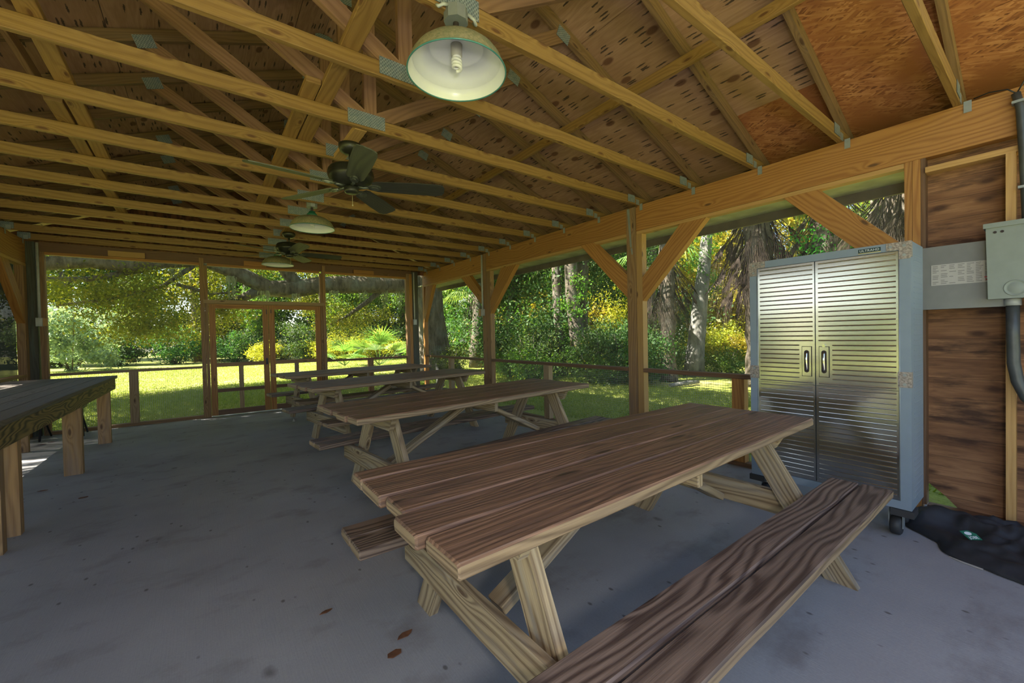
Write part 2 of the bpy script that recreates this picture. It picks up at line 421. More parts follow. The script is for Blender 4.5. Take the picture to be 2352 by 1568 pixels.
M['leafbit'] = plain('dry_leaf', (.15, .06, .025), .8, 0, .4, 30)
M['paper'] = plain('pale_chip', (.4, .38, .34), .8, 0)

def screen():
    t = NT('insect_screen')
    d = t.n('ShaderNodeBsdfDiffuse', ins={'Color': (.20, .20, .19, 1)})
    tr = t.n('ShaderNodeBsdfTransparent')
    tc = t.n('ShaderNodeTexCoord').outputs['Object']
    n = t.noise(t.mapping(tc, (.9, .9, .9)), 1, 3, .6)
    f = t.rng(n, .3, .7, .17, .25)
    mx = t.n('ShaderNodeMixShader', ins={0: f, 1: tr.outputs[0], 2: d.outputs[0]})
    t.t.links.new(mx.outputs[0], t.out.inputs[0]); return t.m
M['screen'] = screen()
def shade():  # near-opaque stand-in for insect screen that looks dark at a grazing view
    t = NT('edge_on_dark_screen')
    d = t.n('ShaderNodeBsdfDiffuse', ins={'Color': (.085, .10, .12, 1)})
    tr = t.n('ShaderNodeBsdfTransparent')
    tc = t.n('ShaderNodeTexCoord').outputs['Object']
    n = t.noise(t.mapping(tc, (3, 3, .5)), 1, 3, .6)
    mx = t.n('ShaderNodeMixShader', ins={0: t.rng(n, .3, .7, .95, .985), 1: tr.outputs[0], 2: d.outputs[0]})
    t.t.links.new(mx.outputs[0], t.out.inputs[0]); return t.m
M['shade'] = shade()
def wire():
    t = NT('hardware_cloth')
    uv = t.n('ShaderNodeTexCoord').outputs['UV']
    s = t.n('ShaderNodeSeparateXYZ', ins={0: uv})
    a = t.math('LESS_THAN', t.math('FRACT', t.math('DIVIDE', s.outputs[0], .0254)), .09)
    b = t.math('LESS_THAN', t.math('FRACT', t.math('DIVIDE', s.outputs[1], .0254)), .09)
    d = t.n('ShaderNodeBsdfPrincipled', ins={'Base Color': (.45, .46, .45, 1), 'Roughness': .5, 'Metallic': .4})
    tr = t.n('ShaderNodeBsdfTransparent')
    mx = t.n('ShaderNodeMixShader', ins={0: t.math('MAXIMUM', a, b), 1: tr.outputs[0], 2: d.outputs[0]})
    t.t.links.new(mx.outputs[0], t.out.inputs[0]); return t.m
M['wire'] = wire()

def leafmat(name, a, b, c, trans=.5, gloss=.5):
    """leaves: three tones told apart leaf by leaf, light passes through"""
    t = NT(name)
    r = t.n('ShaderNodeNewGeometry').outputs['Random Per Island']
    oi = t.n('ShaderNodeObjectInfo').outputs['Random']
    col = t.ramp(r, [(0, a), (.5, b), (.93, b), (1, c)])
    hs = t.n('ShaderNodeHueSaturation', ins={'Hue': t.rng(oi, 0, 1, .47, .525), 'Saturation': 1.0, 'Value': t.rng(oi, 0, 1, .75, 1.15), 'Color': col}).outputs[0]
    p = t.n('ShaderNodeBsdfPrincipled', ins={'Base Color': hs, 'Roughness': gloss})
    tc = t.mix(1.0, hs, (1.0, 1.0, .45), 'MULTIPLY')
    tb = t.n('ShaderNodeHueSaturation', ins={'Value': 1.7, 'Color': tc}).outputs[0]
    tl = t.n('ShaderNodeBsdfTranslucent', ins={'Color': tb})
    mx = t.n('ShaderNodeMixShader', ins={0: trans, 1: p.outputs[0], 2: tl.outputs[0]})
    t.t.links.new(mx.outputs[0], t.out.inputs[0]); return t.m
M['oakleaf'] = leafmat('live_oak_leaf', (.09, .14, .016), (.18, .22, .022), (.42, .34, .04), .55)
M['shrubleaf'] = leafmat('thicket_leaf', (.03, .08, .02), (.06, .135, .028), (.22, .22, .04), .4, .65)
M['silverleaf'] = leafmat('silvery_leaf', (.17, .24, .16), (.26, .34, .25), (.38, .40, .20), .35, .35)
M['woodleaf'] = leafmat('woodland_leaf', (.05, .11, .02), (.11, .19, .03), (.32, .28, .05), .5)
M['yellowleaf'] = leafmat('yellow_green_leaf', (.22, .26, .03), (.38, .36, .04), (.5, .38, .04), .5)
M['vine'] = leafmat('vine_leaf', (.05, .2, .02), (.09, .32, .03), (.25, .3, .03), .4)
M['palm'] = leafmat('palmetto_leaf', (.10, .20, .05), (.17, .28, .08), (.36, .36, .12), .4, .4)
M['deadpalm'] = leafmat('dead_frond', (.022, .016, .010), (.045, .031, .019), (.12, .088, .055), .1, .9)
M['moss'] = leafmat('spanish_moss', (.16, .17, .12), (.22, .23, .16), (.3, .3, .2), .3, .9)
M['grass'] = leafmat('lawn_grass_blade', (.17, .22, .03), (.28, .33, .05), (.46, .42, .14), .35, .6)
def bark(name, a, b, sc=(9, 9, 2)):
    t = NT(name); tc = t.n('ShaderNodeTexCoord').outputs['Object']
    n = t.noise(t.mapping(tc, sc), 1, 5, .65); n2 = t.noise(tc, 2.2, 3)
    c = t.mix(t.rng(n, .35, .65), a, b)
    c = t.mix(t.rng(n2, .5, .75, 0, .5), c, (.2, .23, .2))
    return t.pbr(c, .9, 0, t.bump(n, .8, .05))
M['bark'] = bark('oak_bark', (.06, .045, .03), (.17, .14, .10))
M['palebark'] = bark('pale_trunk_bark', (.13, .125, .11), (.31, .30, .27), (7, 7, 3))
M['palmbark'] = bark('palm_trunk_bark', (.06, .048, .035), (.19, .155, .115), (7, 7, 7))
def lawn():
    t = NT('lawn_ground'); tc = t.n('ShaderNodeTexCoord').outputs['Object']
    n = t.noise(tc, .45, 4, .6); n2 = t.noise(tc, 26, 4, .7); n3 = t.noise(tc, 3.5, 4, .6)
    c = t.mix(t.rng(n2, .3, .7), (.19, .24, .028), (.36, .40, .07))
    c = t.mix(t.math('MULTIPLY', t.rng(n, .48, .66), .65), c, (.56, .47, .20))
    c = t.mix(t.math('MULTIPLY', t.rng(n3, .56, .7), .5), c, (.24, .18, .085))
    return t.pbr(c, .95, 0, t.bump(n2, .6, .03))
M['lawn'] = lawn()
M['sand'] = plain('pale_sandy_ground', (.52, .46, .33), .95, 0, .2, 2)

# ------------------------------------------------------------------ dimensions (metres)
XL, XR = -2.07, 4.27          # inner faces of the long walls
YF = 9.11                     # inner face of the far wall
ZB = 2.91                     # top of the side beams = underside of the trusses
XM = 1.03                     # ridge
SL = .385                     # roof slope
RU = 3.0-.0                   # rafter underside meets chord top at the heel
XE = 4.40                     # heel on the right; the left one mirrors it
def under(x): return RU+(XE-XM-abs(x-XM))*SL
TY = [3.10+.663*(k-4) for k in range(14)]    # far faces of the trusses
TT = .04
RD = .095                     # rafter depth measured vertically
RB = .105

# ------------------------------------------------------------------ floor, ground
mb = MB(1); mb.box((-2.36, -3.2, -.12), (4.47, 9.3, 0))
tag(mb.build('floor', M['floor']), 'stained grey concrete slab floor of the pavilion', 'floor', kind='structure')
mb = MB(2); mb.box((-60, 9.3, -.4), (70, 75, -.06)); mb.box((4.47, -25, -.4), (70, 9.3, -.06)); mb.box((-60, -25, -.4), (-2.36, 9.3, -.06))
tag(mb.build('lawn', M['lawn']), 'sunlit mown lawn around the pavilion', 'lawn', kind='structure')
mb = MB(3); mb.box((-2.36, -25, -.4), (4.47, -3.2, -.06))
tag(mb.build('near_ground', M['lawn']), 'grassy ground at the open near end of the pavilion', 'ground', kind='structure')

# ------------------------------------------------------------------ roof
Y0, Y1 = -.75, 9.75
ceil = struct('ceiling', 'plywood and strand board roof sheathing over the trusses', 'ceiling')
SX = [XM, 1.30, 2.60, 3.90, 5.0]
def sheet(side, xa, xb, ya, yb, m, nm, seed):
    mb = MB(seed); th = .014
    f = lambda x: under(x)+RB
    if side > 0: a, b = xa, xb
    else: a, b = 2*XM-xa, 2*XM-xb
    g = .0025
    q = [(a, ya+g, f(a)), (b, ya+g, f(b)), (b, yb-g, f(b)), (a, yb-g, f(a))]
    d = V((b-a, 0, f(b)-f(a))).normalized()*g
    q = [V(q[0])+d, V(q[1])-d, V(q[2])-d, V(q[3])+d]
    mb.prism(q, (0, 0, th), (0, 1, 0))
    mb.build(nm, m, ceil)
sd = 10
for side in (1, -1):
    for i in range(4):
        st = -1.53 if i % 2 else -.87
        ys = [Y0]+[y for y in [st+.0+.663*4*j for j in range(0, 6)] if Y0+.2 < y < Y1-.2]+[Y1]
        if side > 0 and i == 3: ys = [Y0, -.23, 1.774, 4.426, 7.078, Y1]
        if side > 0 and i == 2: ys = [Y0, 1.111, 3.76, 6.41, 9.06, Y1]
        for ya, yb in zip(ys[:-1], ys[1:]):
            sd += 1
            ob = side > 0 and ((i == 3 and yb < 1.8) or (i == 2 and yb < 1.2))
            sheet(side, SX[i], SX[i+1], ya, yb, M['osb'] if ob else M['ply'], 'strand_board_sheet' if ob else 'plywood_sheet', sd)
# a few strand board sheets by the far ridge are replaced boards seen between the webs
mb = MB(60)
for s in (1, -1):
    a, b = XM, XM+s*4.05
    f = lambda x: under(x)+RB+.018
    mb.prism([(a, Y0-.02, f(a)), (b, Y0-.02, f(b)), (b, Y1+.05, f(b)), (a, Y1+.05, f(a))], (0, 0, .03), (0, 1, 0))
mb.build('shingle_layer', M['shingle'], ceil)

GL = {}
def gplate(mb, x, z, w, h, y, ang=0):
    """toothed metal plate on the near face of a truss"""
    ca, sa = math.cos(ang), math.sin(ang); o = len(mb.v)
    pts = [(-w/2, -h/2), (w/2, -h/2), (w/2, h/2), (-w/2, h/2)]
    for d in (0, -.003):
        for (a, b) in pts: mb.v.append((x+a*ca-b*sa, y+d, z+a*sa+b*ca))
    ru = mb.r.uniform(0, 9)
    uv = [(a+ru, b) for a, b in pts]
    mb.face((o+4, o+5, o+6, o+7), uv)
    for i in range(4):
        j = (i+1) % 4
        mb.face((o+j, o+i, o+4+i, o+4+j), [(0, 0), (0, .002), (.002, .002), (.002, 0)])

def lint(p, d, q, e):
    """2D line intersection"""
    den = d[0]*e[1]-d[1]*e[0]; t = ((q[0]-p[0])*e[1]-(q[1]-p[1])*e[0])/den
    return (p[0]+d[0]*t, p[1]+d[1]*t)

def make_truss():
    """modelled with its near face at local y=-TT, far face at y=0"""
    t = thing('roof_truss', '', 'roof truss')
    e = (0, -TT, 0)
    ch = 0.09
    mb = MB(100)
    mb.board((XL-.02, -TT/2, ZB+ch/2), (XE+.12, -TT/2, ZB+ch/2), ch, TT, (0, 0, 1), .003)
    mb.build('bottom_chord', M['truss'], t)
    for s in (1, -1):
        X = lambda x: XM+s*(x-XM)
        f = lambda x: under(X(x))
        xo = 5.0
        P = [(XM, f(XM)), (xo, f(xo)), (xo, f(xo)+RD), (XM, f(XM)+RD)]
        # heel: underside never dips below the chord top inside the building
        hx = XM+(under(XM)-3.0)/SL
        mb = MB(101+s)
        mb.prism([(X(a), 0, b) for a, b in P], e, (X(xo)-XM, 0, f(xo)-f(XM)))
        mb.build('rafter', M['rafter'], t)
        # diagonal web from chord centre to rafter mid
        A = (XM+.055, 3.0); B = (2.37, f(2.37))
        d = (B[0]-A[0], B[1]-A[1]); L = math.hypot(*d); nn = (-d[1]/L, d[0]/L); hw = .043
        up = (A[0]+nn[0]*hw, A[1]+nn[1]*hw); lo = (A[0]-nn[0]*hw+.03, A[1]-nn[1]*hw)
        rl_p = (XM, f(XM)); rl_d = (1, -SL)
        bl_p = (XM, 3.001); bl_d = (1, 0)
        kp = (XM+.0455, 3.0); kd = (0, 1)
        u1 = lint(up, d, rl_p, rl_d); l1 = lint(lo, d, rl_p, rl_d)
        l0 = lint(lo, d, bl_p, bl_d); u0 = lint(up, d, kp, kd)
        pts = [u0, u1, l1, l0]
        if u0[1] > 3.002: pts.append((XM+.0455, 3.001))
        mb = MB(104+s)
        mb.prism([(X(a), 0, b) for a, b in pts], e, (s*d[0], 0, d[1]))
        mb.build('diagonal_web', M['truss_red'], t)
        mb = MB(107+s); gplate(mb, X(2.38), f(2.38)-.005, .13, .10, -TT-.0005, -s*math.atan(SL)+.0)
        mb.build('nail_plate', M['galv'], t)
        mb = MB(109+s); gplate(mb, X(4.12), 2.967, .13, .085, -TT-.0005)
        mb.build('nail_plate', M['galv'], t)
        # hurricane clip on the beam
        mb = MB(112+s); xx = XR-.004 if s > 0 else XL+.004
        a = -s
        mb.box((min(xx, xx+a*.003), -TT-.050, ZB-.068), (max(xx, xx+a*.003), -TT-.012, ZB+.01))
        mb.box((min(xx, xx+a*.06), -TT-.004, ZB-.0), (max(xx, xx+a*.045), -TT-.001, ZB+.06))
        mb.build('hurricane_clip', M['clip'], t)
    mb = MB(116)
    kb = under(XM+.045)
    mb.prism([(XM-.045, 0, 3.001), (XM+.045, 0, 3.001), (XM+.045, 0, kb), (XM, 0, under(XM)), (XM-.045, 0, kb)], e, (0, 0, 1))
    mb.build('king_post', M['truss_red'], t)
    mb = MB(117); gplate(mb, XM-.03, 2.975, .27, .10, -TT-.0005); mb.build('splice_plate', M['galv'], t)
    mb = MB(118); gplate(mb, XM, under(XM)+.03, .16, .12, -TT-.0005); mb.build('ridge_plate', M['galv'], t)
    return t
TL = {0: 'pine roof truss nearest the camera, ending above the grey meter box',
      1: 'second pine roof truss, whose end rests on the beam above the steel cabinet',
      2: 'pine roof truss that carries the nearest pendant lamp',
      3: 'pine roof truss just behind the nearest pendant lamp',
      4: 'pine roof truss just in front of the near ceiling fan',
      5: 'pine roof truss just behind the near ceiling fan',
      6: 'pine roof truss between the near fan and the middle pendant lamp',
      7: 'pine roof truss that carries the middle pendant lamp',
      8: 'pine roof truss just behind the middle pendant lamp',
      9: 'pine roof truss just in front of the far ceiling fan',
      10: 'pine roof truss just behind the far ceiling fan',
      11: 'pine roof truss that carries the far pendant lamp',
      12: 'last but one pine roof truss before the far screened wall',
      13: 'pine roof truss lying directly over the far screened wall'}
tr0 = make_truss(); tr0.location = (0, TY[0], 0); tr0['label'] = TL[0]; tr0['group'] = 'roof trusses'
rnd = random.Random(5)
for k in range(1, 14):
    dup(tr0, (0, TY[k], 0), 0, TL[k])

# gable over the far wall
mb = MB(130)
mb.prism([(XL-.6, YF+.10, 2.84), (XE+.4, YF+.10, 2.84), (XM, YF+.10, under(XM)+RB-.005)], (0, .03, 0), (0, 0, 1))
wf = mb.build('wall_far', M['gable']); tag(wf, 'reddish board gable above the far screened wall', 'wall', kind='structure')

# long bracing boards lying on the chords / under the rafters
def longboard(name, segs, m, label, w=.09, t=.038, wd=(1, 0, 0), seed=1, group=None):
    mb = MB(seed)
    for a, b in segs: mb.board(a, b, w, t, wd, .003)
    return tag(mb.build(name, m), label, 'brace', group)
zc = 3.0+.0205
longboard('bracing_board', [((-.60, -.6, zc), (-.68, 5.45, zc))], M['truss'], 'long bracing board lying on the truss chords at left, near piece', seed=140)
longboard('bracing_board', [((-.77, 4.05, zc), (-.80, 9.0, zc))], M['truss'], 'long bracing board lying on the truss chords at left, far piece', seed=141)
longboard('bracing_board', [((.70, -.6, zc), (.70, 3.9, zc))], M['truss'], 'long bracing board on the chords beside the splice plates, near piece', w=.10, seed=142)
longboard('bracing_board', [((.60, 2.85, zc), (.56, 9.0, zc))], M['truss'], 'long bracing board on the chords beside the splice plates, far piece', seed=143)
zz = lambda x: under(x)-.052
longboard('bracing_board', [((3.05, -.6, zz(3.05)-.0), (3.05, 6.6, zz(3.05)))], M['truss'], 'long bracing board nailed under the right-hand rafters', w=.09, t=.038, wd=(0, 0, 1), seed=144)
longboard('bracing_board', [((-1.0, -.6, zz(-1.0)), (-1.0, 9.0, zz(-1.0)))], M['truss_red'], 'long bracing board nailed under the left-hand rafters', w=.09, t=.038, wd=(0, 0, 1), seed=145)

# ------------------------------------------------------------------ right wall
def part_board(name, parent, m, *a, seed=0, **k):
    mb = MB(seed); mb.board(*a, **k); return mb.build(name, m, parent)
def solo(name, m, label, cat, *a, seed=0, group=None, **k):
    mb = MB(seed); mb.board(*a, **k); return tag(mb.build(name, m), label, cat, group)
def boxy(name, m, label, cat, lo, hi, seed=0, group=None, ax=None):
    mb = MB(seed); mb.box(lo, hi, 0, ax); return tag(mb.build(name, m), label, cat, group)

BW = .085
zt, zb = ZB, 2.605
for i, (ya, yb, lab) in enumerate([(-1.4, 3.11, 'orange timber header beam above the steel cabinet'),
                                   (3.255, 6.46, 'orange timber header beam over the middle right-hand screen'),
                                   (6.61, 9.28, 'orange timber header beam over the farthest right-hand screen')]):
    t = thing('header_beam', lab, 'beam')
    part_board('beam', t, M['beam'], (XR+BW/2, ya, (zt+zb)/2), (XR+BW/2, yb, (zt+zb)/2), zt-zb, BW, (0, 0, 1), seed=150+i)
    ta = max(ya, .70)
    part_board('trim_strip', t, M['trimlight'], (XR+.045, ta, 2.585), (XR+.045, yb, 2.585), .038, .085, (0, 0, 1), seed=155+i)

def rpost(lab, ya, yb, z0=0, z1=2.90, m='post', seed=0, th=.14):
    return boxy('timber_post', M[m], lab, 'post', (XR-.004, ya, z0), (XR-.004+th, yb, z1), seed, ax=2)
rpost('brown timber post with a metal strap on the right-hand wall', 3.115, 3.25, seed=160, z1=2.905)
rpost('brown timber post with a conduit box on the right-hand wall', 6.465, 6.605, seed=161, z1=2.905)
rpost('timber post at the edge of the board wall behind the steel cabinet', .612, .654, seed=162, z1=2.604, m='beam')
boxy('corner_post', M['oldpost'], 'dark square post in the far right corner', 'post', (3.94, 9.14, 0), (4.09, 9.29, 2.90), 163, ax=2)
boxy('screen_stud', M['trimlight'], 'light stud on the near side of the strapped post', 'stud', (XR, 3.03, 0), (XR+.09, 3.112, 2.565), 164, ax=2)
boxy('screen_stud', M['post'], 'light stud on the near side of the post with the conduit box', 'stud', (XR, 6.34, 0), (XR+.09, 6.462, 2.565), 165, ax=2)
boxy('screen_stud', M['beam'], 'stud between the cabinet-side post and the right-hand screen', 'stud', (XR, .655, 0), (XR+.09, .70, 2.604), 166, ax=2)
boxy('screen_stud', M['beam'], 'stud at the far end of the right-hand wall', 'stud', (XR, 9.2, 0), (XR+.09, 9.29, 2.60), 167, ax=2)

def brace(lab, poly, seed, x=XR, m='beam', th=.085):
    mb = MB(seed)
    pts = [(x, a, b) for a, b in poly]
    u = V((0, poly[1][0]-poly[2][0], poly[1][1]-poly[2][1]))
    mb.prism(pts, (th if x > 0 else -th, 0, 0), u)
    return tag(mb.build('knee_brace', M[m]), lab, 'brace')
ZS = 2.565
brace('big knee brace rising behind the steel cabinet to the beam', [(1.51, ZS), (1.24, ZS), (.702, 1.985), (.702, 1.70)], 170)
brace('knee brace on the near side of the strapped post', [(2.53, ZS), (2.23, ZS), (3.029, 1.745), (3.029, 2.03)], 171)
brace('knee brace on the far side of the strapped post', [(4.04, 2.603), (3.80, 2.603), (3.252, 2.09), (3.252, 1.80)], 172)
brace('knee brace on the near side of the conduit-box post', [(5.98, ZS), (5.54, ZS), (6.339, 1.77), (6.339, 2.02)], 173)
brace('knee brace on the far side of the conduit-box post', [(7.40, ZS), (7.07, ZS), (6.607, 2.16), (6.607, 1.94)], 174)
brace('knee brace in the far right corner under the beam', [(9.10, ZS), (8.70, ZS), (9.199, 1.72), (9.199, 1.98)], 175)

for i, (ya, yb, lab) in enumerate([(.70, 3.03, 'brown handrail along the screen behind the steel cabinet'), (3.252, 6.34, 'brown handrail along the middle right-hand screen'), (6.607, 9.2, 'brown handrail along the farthest right-hand screen')]):
    solo('hand_rail', M['rail'], lab, 'rail', (XR+.035, ya, .903), (XR+.035, yb, .903), .044, .10, (0, 0, 1), seed=180+i)
for i, (y, lab, m) in enumerate([(1.93, 'short rail post beside the steel cabinet', 'beam'), (4.82, 'short pale rail post under the middle right-hand rail', 'railpost'), (7.98, 'short pale rail post under the farthest right-hand rail', 'railpost')]):
    boxy('rail_post', M[m], lab, 'post', (XR, y-.06, .045), (XR+.085, y+.06, .88), 185+i, ax=2)
for i, (ya, yb, lab) in enumerate([(.70, 3.03, 'sill board under the screen behind the cabinet'), (3.252, 6.34, 'sill board under the middle right-hand screen'), (6.607, 9.2, 'sill board under the farthest right-hand screen')]):
    boxy('sill_board', M['rail'], lab, 'sill', (XR, ya, .0), (XR+.09, yb, .042), 190+i)

def pane(n, a, b, z0, zr, z1, lab, m='screen'):
    """insect screen from floor a to b (xy pairs); wire mesh below the rail"""
    a = V((*a, 0)); b = V((*b, 0)); L = (b-a).length
    mb = MB(n)
    mb.quad(a+V((0, 0, z0)), b+V((0, 0, z0)), b+V((0, 0, z1)), a+V((0, 0, z1)), uv=[(0, z0), (L, z0), (L, z1), (0, z1)])
    o = mb.build('window_%d' % n, M[m]); tag(o, lab, 'window screen', kind='structure')
    nrm = V((b-a).normalized()).cross(V((0, 0, 1)))*.004
    mb = MB(n)
    mb.quad(a+nrm+V((0, 0, z0)), b+nrm+V((0, 0, z0)), b+nrm+V((0, 0, zr)), a+nrm+V((0, 0, zr)), uv=[(0, z0), (L, z0), (L, zr), (0, zr)])
    mb.build('wire_mesh', M['wire'], o)
    return o
XS = XR+.092
pane(1, (XS, .70), (XS, 3.03), .04, .9, 2.566, 'insect screen behind the steel cabinet')
pane(2, (XS, 3.25), (XS, 6.34), .04, .9, 2.566, 'insect screen in the middle right-hand bay')
pane(3, (XS, 6.60), (XS, 9.2), .04, .9, 2.566, 'insect screen in the farthest right-hand bay')

# metal strap on post A
mb = MB(195)
mb.prism([(XR-.004, 3.236, 2.90), (XR-.004, 3.20, 2.90), (XR-.004, 3.172, 2.42), (XR-.004, 3.195, 2.42)], (-.003, 0, 0), (0, 0, 1))
mb.prism([(XR-.004, 3.19, 2.41), (XR-.004, 3.165, 2.41), (XR-.004, 3.16, 2.33), (XR-.004, 3.175, 2.33)], (-.003, 0, 0), (0, 0, 1))
tag(mb.build('metal_strap', M['clip']), 'galvanised hold-down strap nailed to the brown post', 'strap')

# soffit and fascia outside
mb = MB(196); mb.box((XR+.10, Y0, 2.625), (4.90, Y1, 2.645)); mb.box((-2.84, Y0, 2.625), (XL-.10, Y1, 2.645))
tr = mb.build('trim_1', M['soffit']); tag(tr, 'pale green soffit boards under the eaves', 'soffit', kind='structure')
mb = MB(197); mb.box((4.90, Y0, 2.535), (4.935, Y1, 2.80)); mb.box((-2.875, Y0, 2.535), (-2.84, Y1, 2.80))
tag(mb.build('trim_2', M['fascia']), 'grey brown fascia board along the eaves', 'fascia', kind='structure')

# board wall on the right, near the camera
wr = struct('wall_right', 'red brown board wall with studs at the right', 'wall')
mb = MB(200)
xw = XR+.085; yn = -1.4
mb.prism([(xw, .588, .185), (xw, .588, 2.62), (xw, yn, 2.62), (xw, yn, .03), (xw, .43, .03), (xw, .50, .11)], (.02, 0, 0), (0, 1, 0))
mb.build('board_siding', M['siding'], wr)
for i, (ya, yb) in enumerate([(.586, .611), (.165, .208), (-.30, -.257), (-.76, -.717)]):
    mb = MB(201+i); mb.box((XR-.03 if i else XR+.0, ya, .04), (xw, yb, 2.49 if i else 2.604), ax=2); mb.build('wall_stud', M['trimlight'] if i else M['rail'], wr)
mb = MB(206); mb.box((XR-.02, yn, 2.49), (xw, .585, 2.53), ax=1); mb.build('top_plate', M['trimlight'], wr)
mb = MB(207); mb.box((XR-.0, yn, .0), (xw+.0, .584, .04), ax=1); mb.build('sole_plate', M['rail'], wr)

# electrical panel with sticker
t = thing('breaker_panel', 'grey breaker panel with a white sticker on the board wall', 'electrical panel', (XR, .4, 1.72))
def local(mb, t): mb.v = [tuple(V(p)-V(t.location)) for p in mb.v]; return mb
mb = MB(210); mb.box((XR-.10, .20, 1.487), (XR-.031, .64, 1.93)); local(mb, t).build('cover', M['panelgrey'], t)
mb = MB(211); mb.box((XR-.102, .24, 1.655), (XR-.1005, .545, 1.80)); st = local(mb, t).build('sticker', M['sticker'], t)
mb = MB(212); r = random.Random(3)
for col in range(7):
    y0 = .54-col*.041
    for row in range(12):
        z0 = 1.792-row*.0112
        if r.random() < .8: mb.box((XR-.1028, y0-.036*r.uniform(.5, 1), z0-.0042), (XR-.1021, y0-.002, z0))
mb.box((XR-.1028, .25, 1.715), (XR-.1021, .29, 1.718))
local(mb, t).build('fine_print', M['ink'], st)
mb = MB(213); mb.box((XR-.1029, .245, 1.685), (XR-.1021, .295, 1.692)); mb.box((XR-.1029, .245, 1.668), (XR-.1021, .29, 1.675)); local(mb, t).build('red_bar', M['red'], st)

t = thing('meter_box', 'sage grey meter box mounted over the panel edge', 'electrical box', (XR-.1, .13, 1.75))
bx = XR-.17
mb = MB(215)
mb.prism([(bx, .285, 2.0), (bx, .275, 1.535), (bx, -.10, 1.535), (bx, -.10, 2.0)], (.138, 0, 0), (0, 0, 1)); local(mb, t).build('box_body', M['metergrey'], t)
mb = MB(216)
mb.prism([(bx-.012, .295, 2.025), (bx-.012, .295, 1.995), (bx-.012, -.11, 1.995), (bx-.012, -.11, 2.025)], (.15, 0, 0), (0, 1, 0)); local(mb, t).build('lid', M['metergrey'], t)
mb = MB(217)
for yy in (.245, .215): mb.tube([(bx-.004, yy, 1.965), (bx+.002, yy, 1.965)], .008, 10)
local(mb, t).build('screw_hole', M['dark'], t)
mb = MB(218)
mb.lathe([(0, .002), (.030, .002), (.033, .0006), (.043, .0006), (.046, .0035), (.050, .0035), (.052, .0003)], (0, 0, 0), 32)
mb.xform(Matrix.Translation((bx-.0, .16, 1.60)) @ Matrix.Rotation(-PI/2, 4, 'Y')); local(mb, t).build('knockout', M['metergrey'], t)

t = thing('drain_conduit', 'thick dark conduit curving down from the meter box', 'conduit', (XR-.09, .18, 1.2))
px = XR-.10
mb = MB(220); mb.tube([(px, .175, 1.50), (px, .175, 1.30), (px, .172, 1.12), (px, .155, 1.0), (px, .12, .90), (px, .06, .82), (px, -.05, .76), (px, -.25, .70), (px, -.36, .6), (px, -.40, .45), (px, -.40, .0)], .03, 16); local(mb, t).build('pipe', M['pvc'], t)
mb = MB(221); mb.tube([(px, .175, 1.533), (px, .175, 1.49)], .038, 18); local(mb, t).build('coupling', M['pvcfit'], t)
mb = MB(222); mb.tube([(px-.02, .10, 1.533), (px-.02, .10, 1.49)], .03, 18); mb.tube([(px-.02, .10, 1.50), (px-.02, .07, 1.42), (px-.02, -.05, 1.3)], .018, 12); local(mb, t).build('side_conduit', M['pvcfit'], t)

t = thing('service_pipe', 'black upright pipe strapped to the beam at the right edge', 'pipe', (XR-.03, .14, 2.4))
mb = MB(224); mb.tube([(XR-.035, .165, 2.86), (XR-.035, .147, 2.76), (XR-.035, .135, 2.5), (XR-.035, .12, 2.0275)], .021, 14); local(mb, t).build('pipe', M['pvc'], t)
mb = MB(225)
for z, y in ((2.80, .152), (2.25, .126)):
    mb.box((XR-.06, y-.03, z-.008), (XR-.001, y+.03, z+.008))
local(mb, t).build('pipe_clamp', M['clip'], t)
mb = MB(226); mb.tube([(XR-.035, .163, 2.86), (XR-.04, .20, 2.90), (XR-.02, .28, 2.925), (XR+.02, .35, 2.93)], .004, 6); mb.tube([(XR-.035, .16, 2.86), (XR-.05, .13, 2.92), (XR, .05, 2.97)], .004, 6); local(mb, t).build('wire', M['black'], t)

# ------------------------------------------------------------------ far wall
def fb(name, lab, cat, lo, hi, m, seed, ax=None): return boxy(name, M[m], lab, cat, lo, hi, seed, ax=ax)
fb('corner_post', 'dark greenish post in the far left corner', 'post', (-2.15, 9.12, 0), (-1.985, 9.27, 2.90), 'oldpost', 230, 2)
fb('screen_stud', 'brown stud framing the left edge of the far screen', 'stud', (-1.96, YF, 0), (-1.89, YF+.09, 2.755), 'post', 231, 2)
fb('screen_stud', 'brown stud between the left far screen and the double doors', 'stud', (-.045, YF-.02, 0), (.02, YF+.09, 2.84), 'post', 232, 2)
fb('screen_stud', 'door jamb on the left of the double screen doors', 'stud', (.021, YF, 0), (.068, YF+.09, 2.715), 'post', 233, 2)
fb('screen_stud', 'door jamb on the right of the double screen doors', 'stud', (1.925, YF, 0), (1.968, YF+.09, 2.715), 'post', 234, 2)
fb('screen_stud', 'tall brown stud to the right of the double screen doors', 'stud', (1.969, YF-.02, 0), (2.025, YF+.09, 2.87), 'post', 235, 2)
fb('screen_stud', 'brown stud framing the right edge of the far screen', 'stud', (3.785, YF, 0), (3.86, YF+.09, 2.84), 'post', 236, 2)
fb('screen_stud', 'narrow stud beside the dark corner post', 'stud', (3.861, YF+.02, 0), (3.935, YF+.10, 2.84), 'beam', 237, 2)
fb('door_lintel', 'pale lintel board above the double screen doors', 'lintel', (.0, YF-.025, 2.045), (2.0, YF-.0005, 2.105), 'railpost', 238)
fb('door_header', 'thin header piece behind the lintel over the doors', 'header', (.069, YF, 2.035), (1.924, YF+.085, 2.105), 'post', 239)
for i, (a, b, lab) in enumerate([(-1.889, -.046, 'trim board over the left far screen'), (.069, 1.924, 'trim board over the screen above the doors'), (2.026, 3.784, 'trim board over the right far screen')]):
    fb('head_trim', lab, 'trim', (a, YF+.005, 2.716), (b, YF+.085, 2.755), 'beam', 240+i)
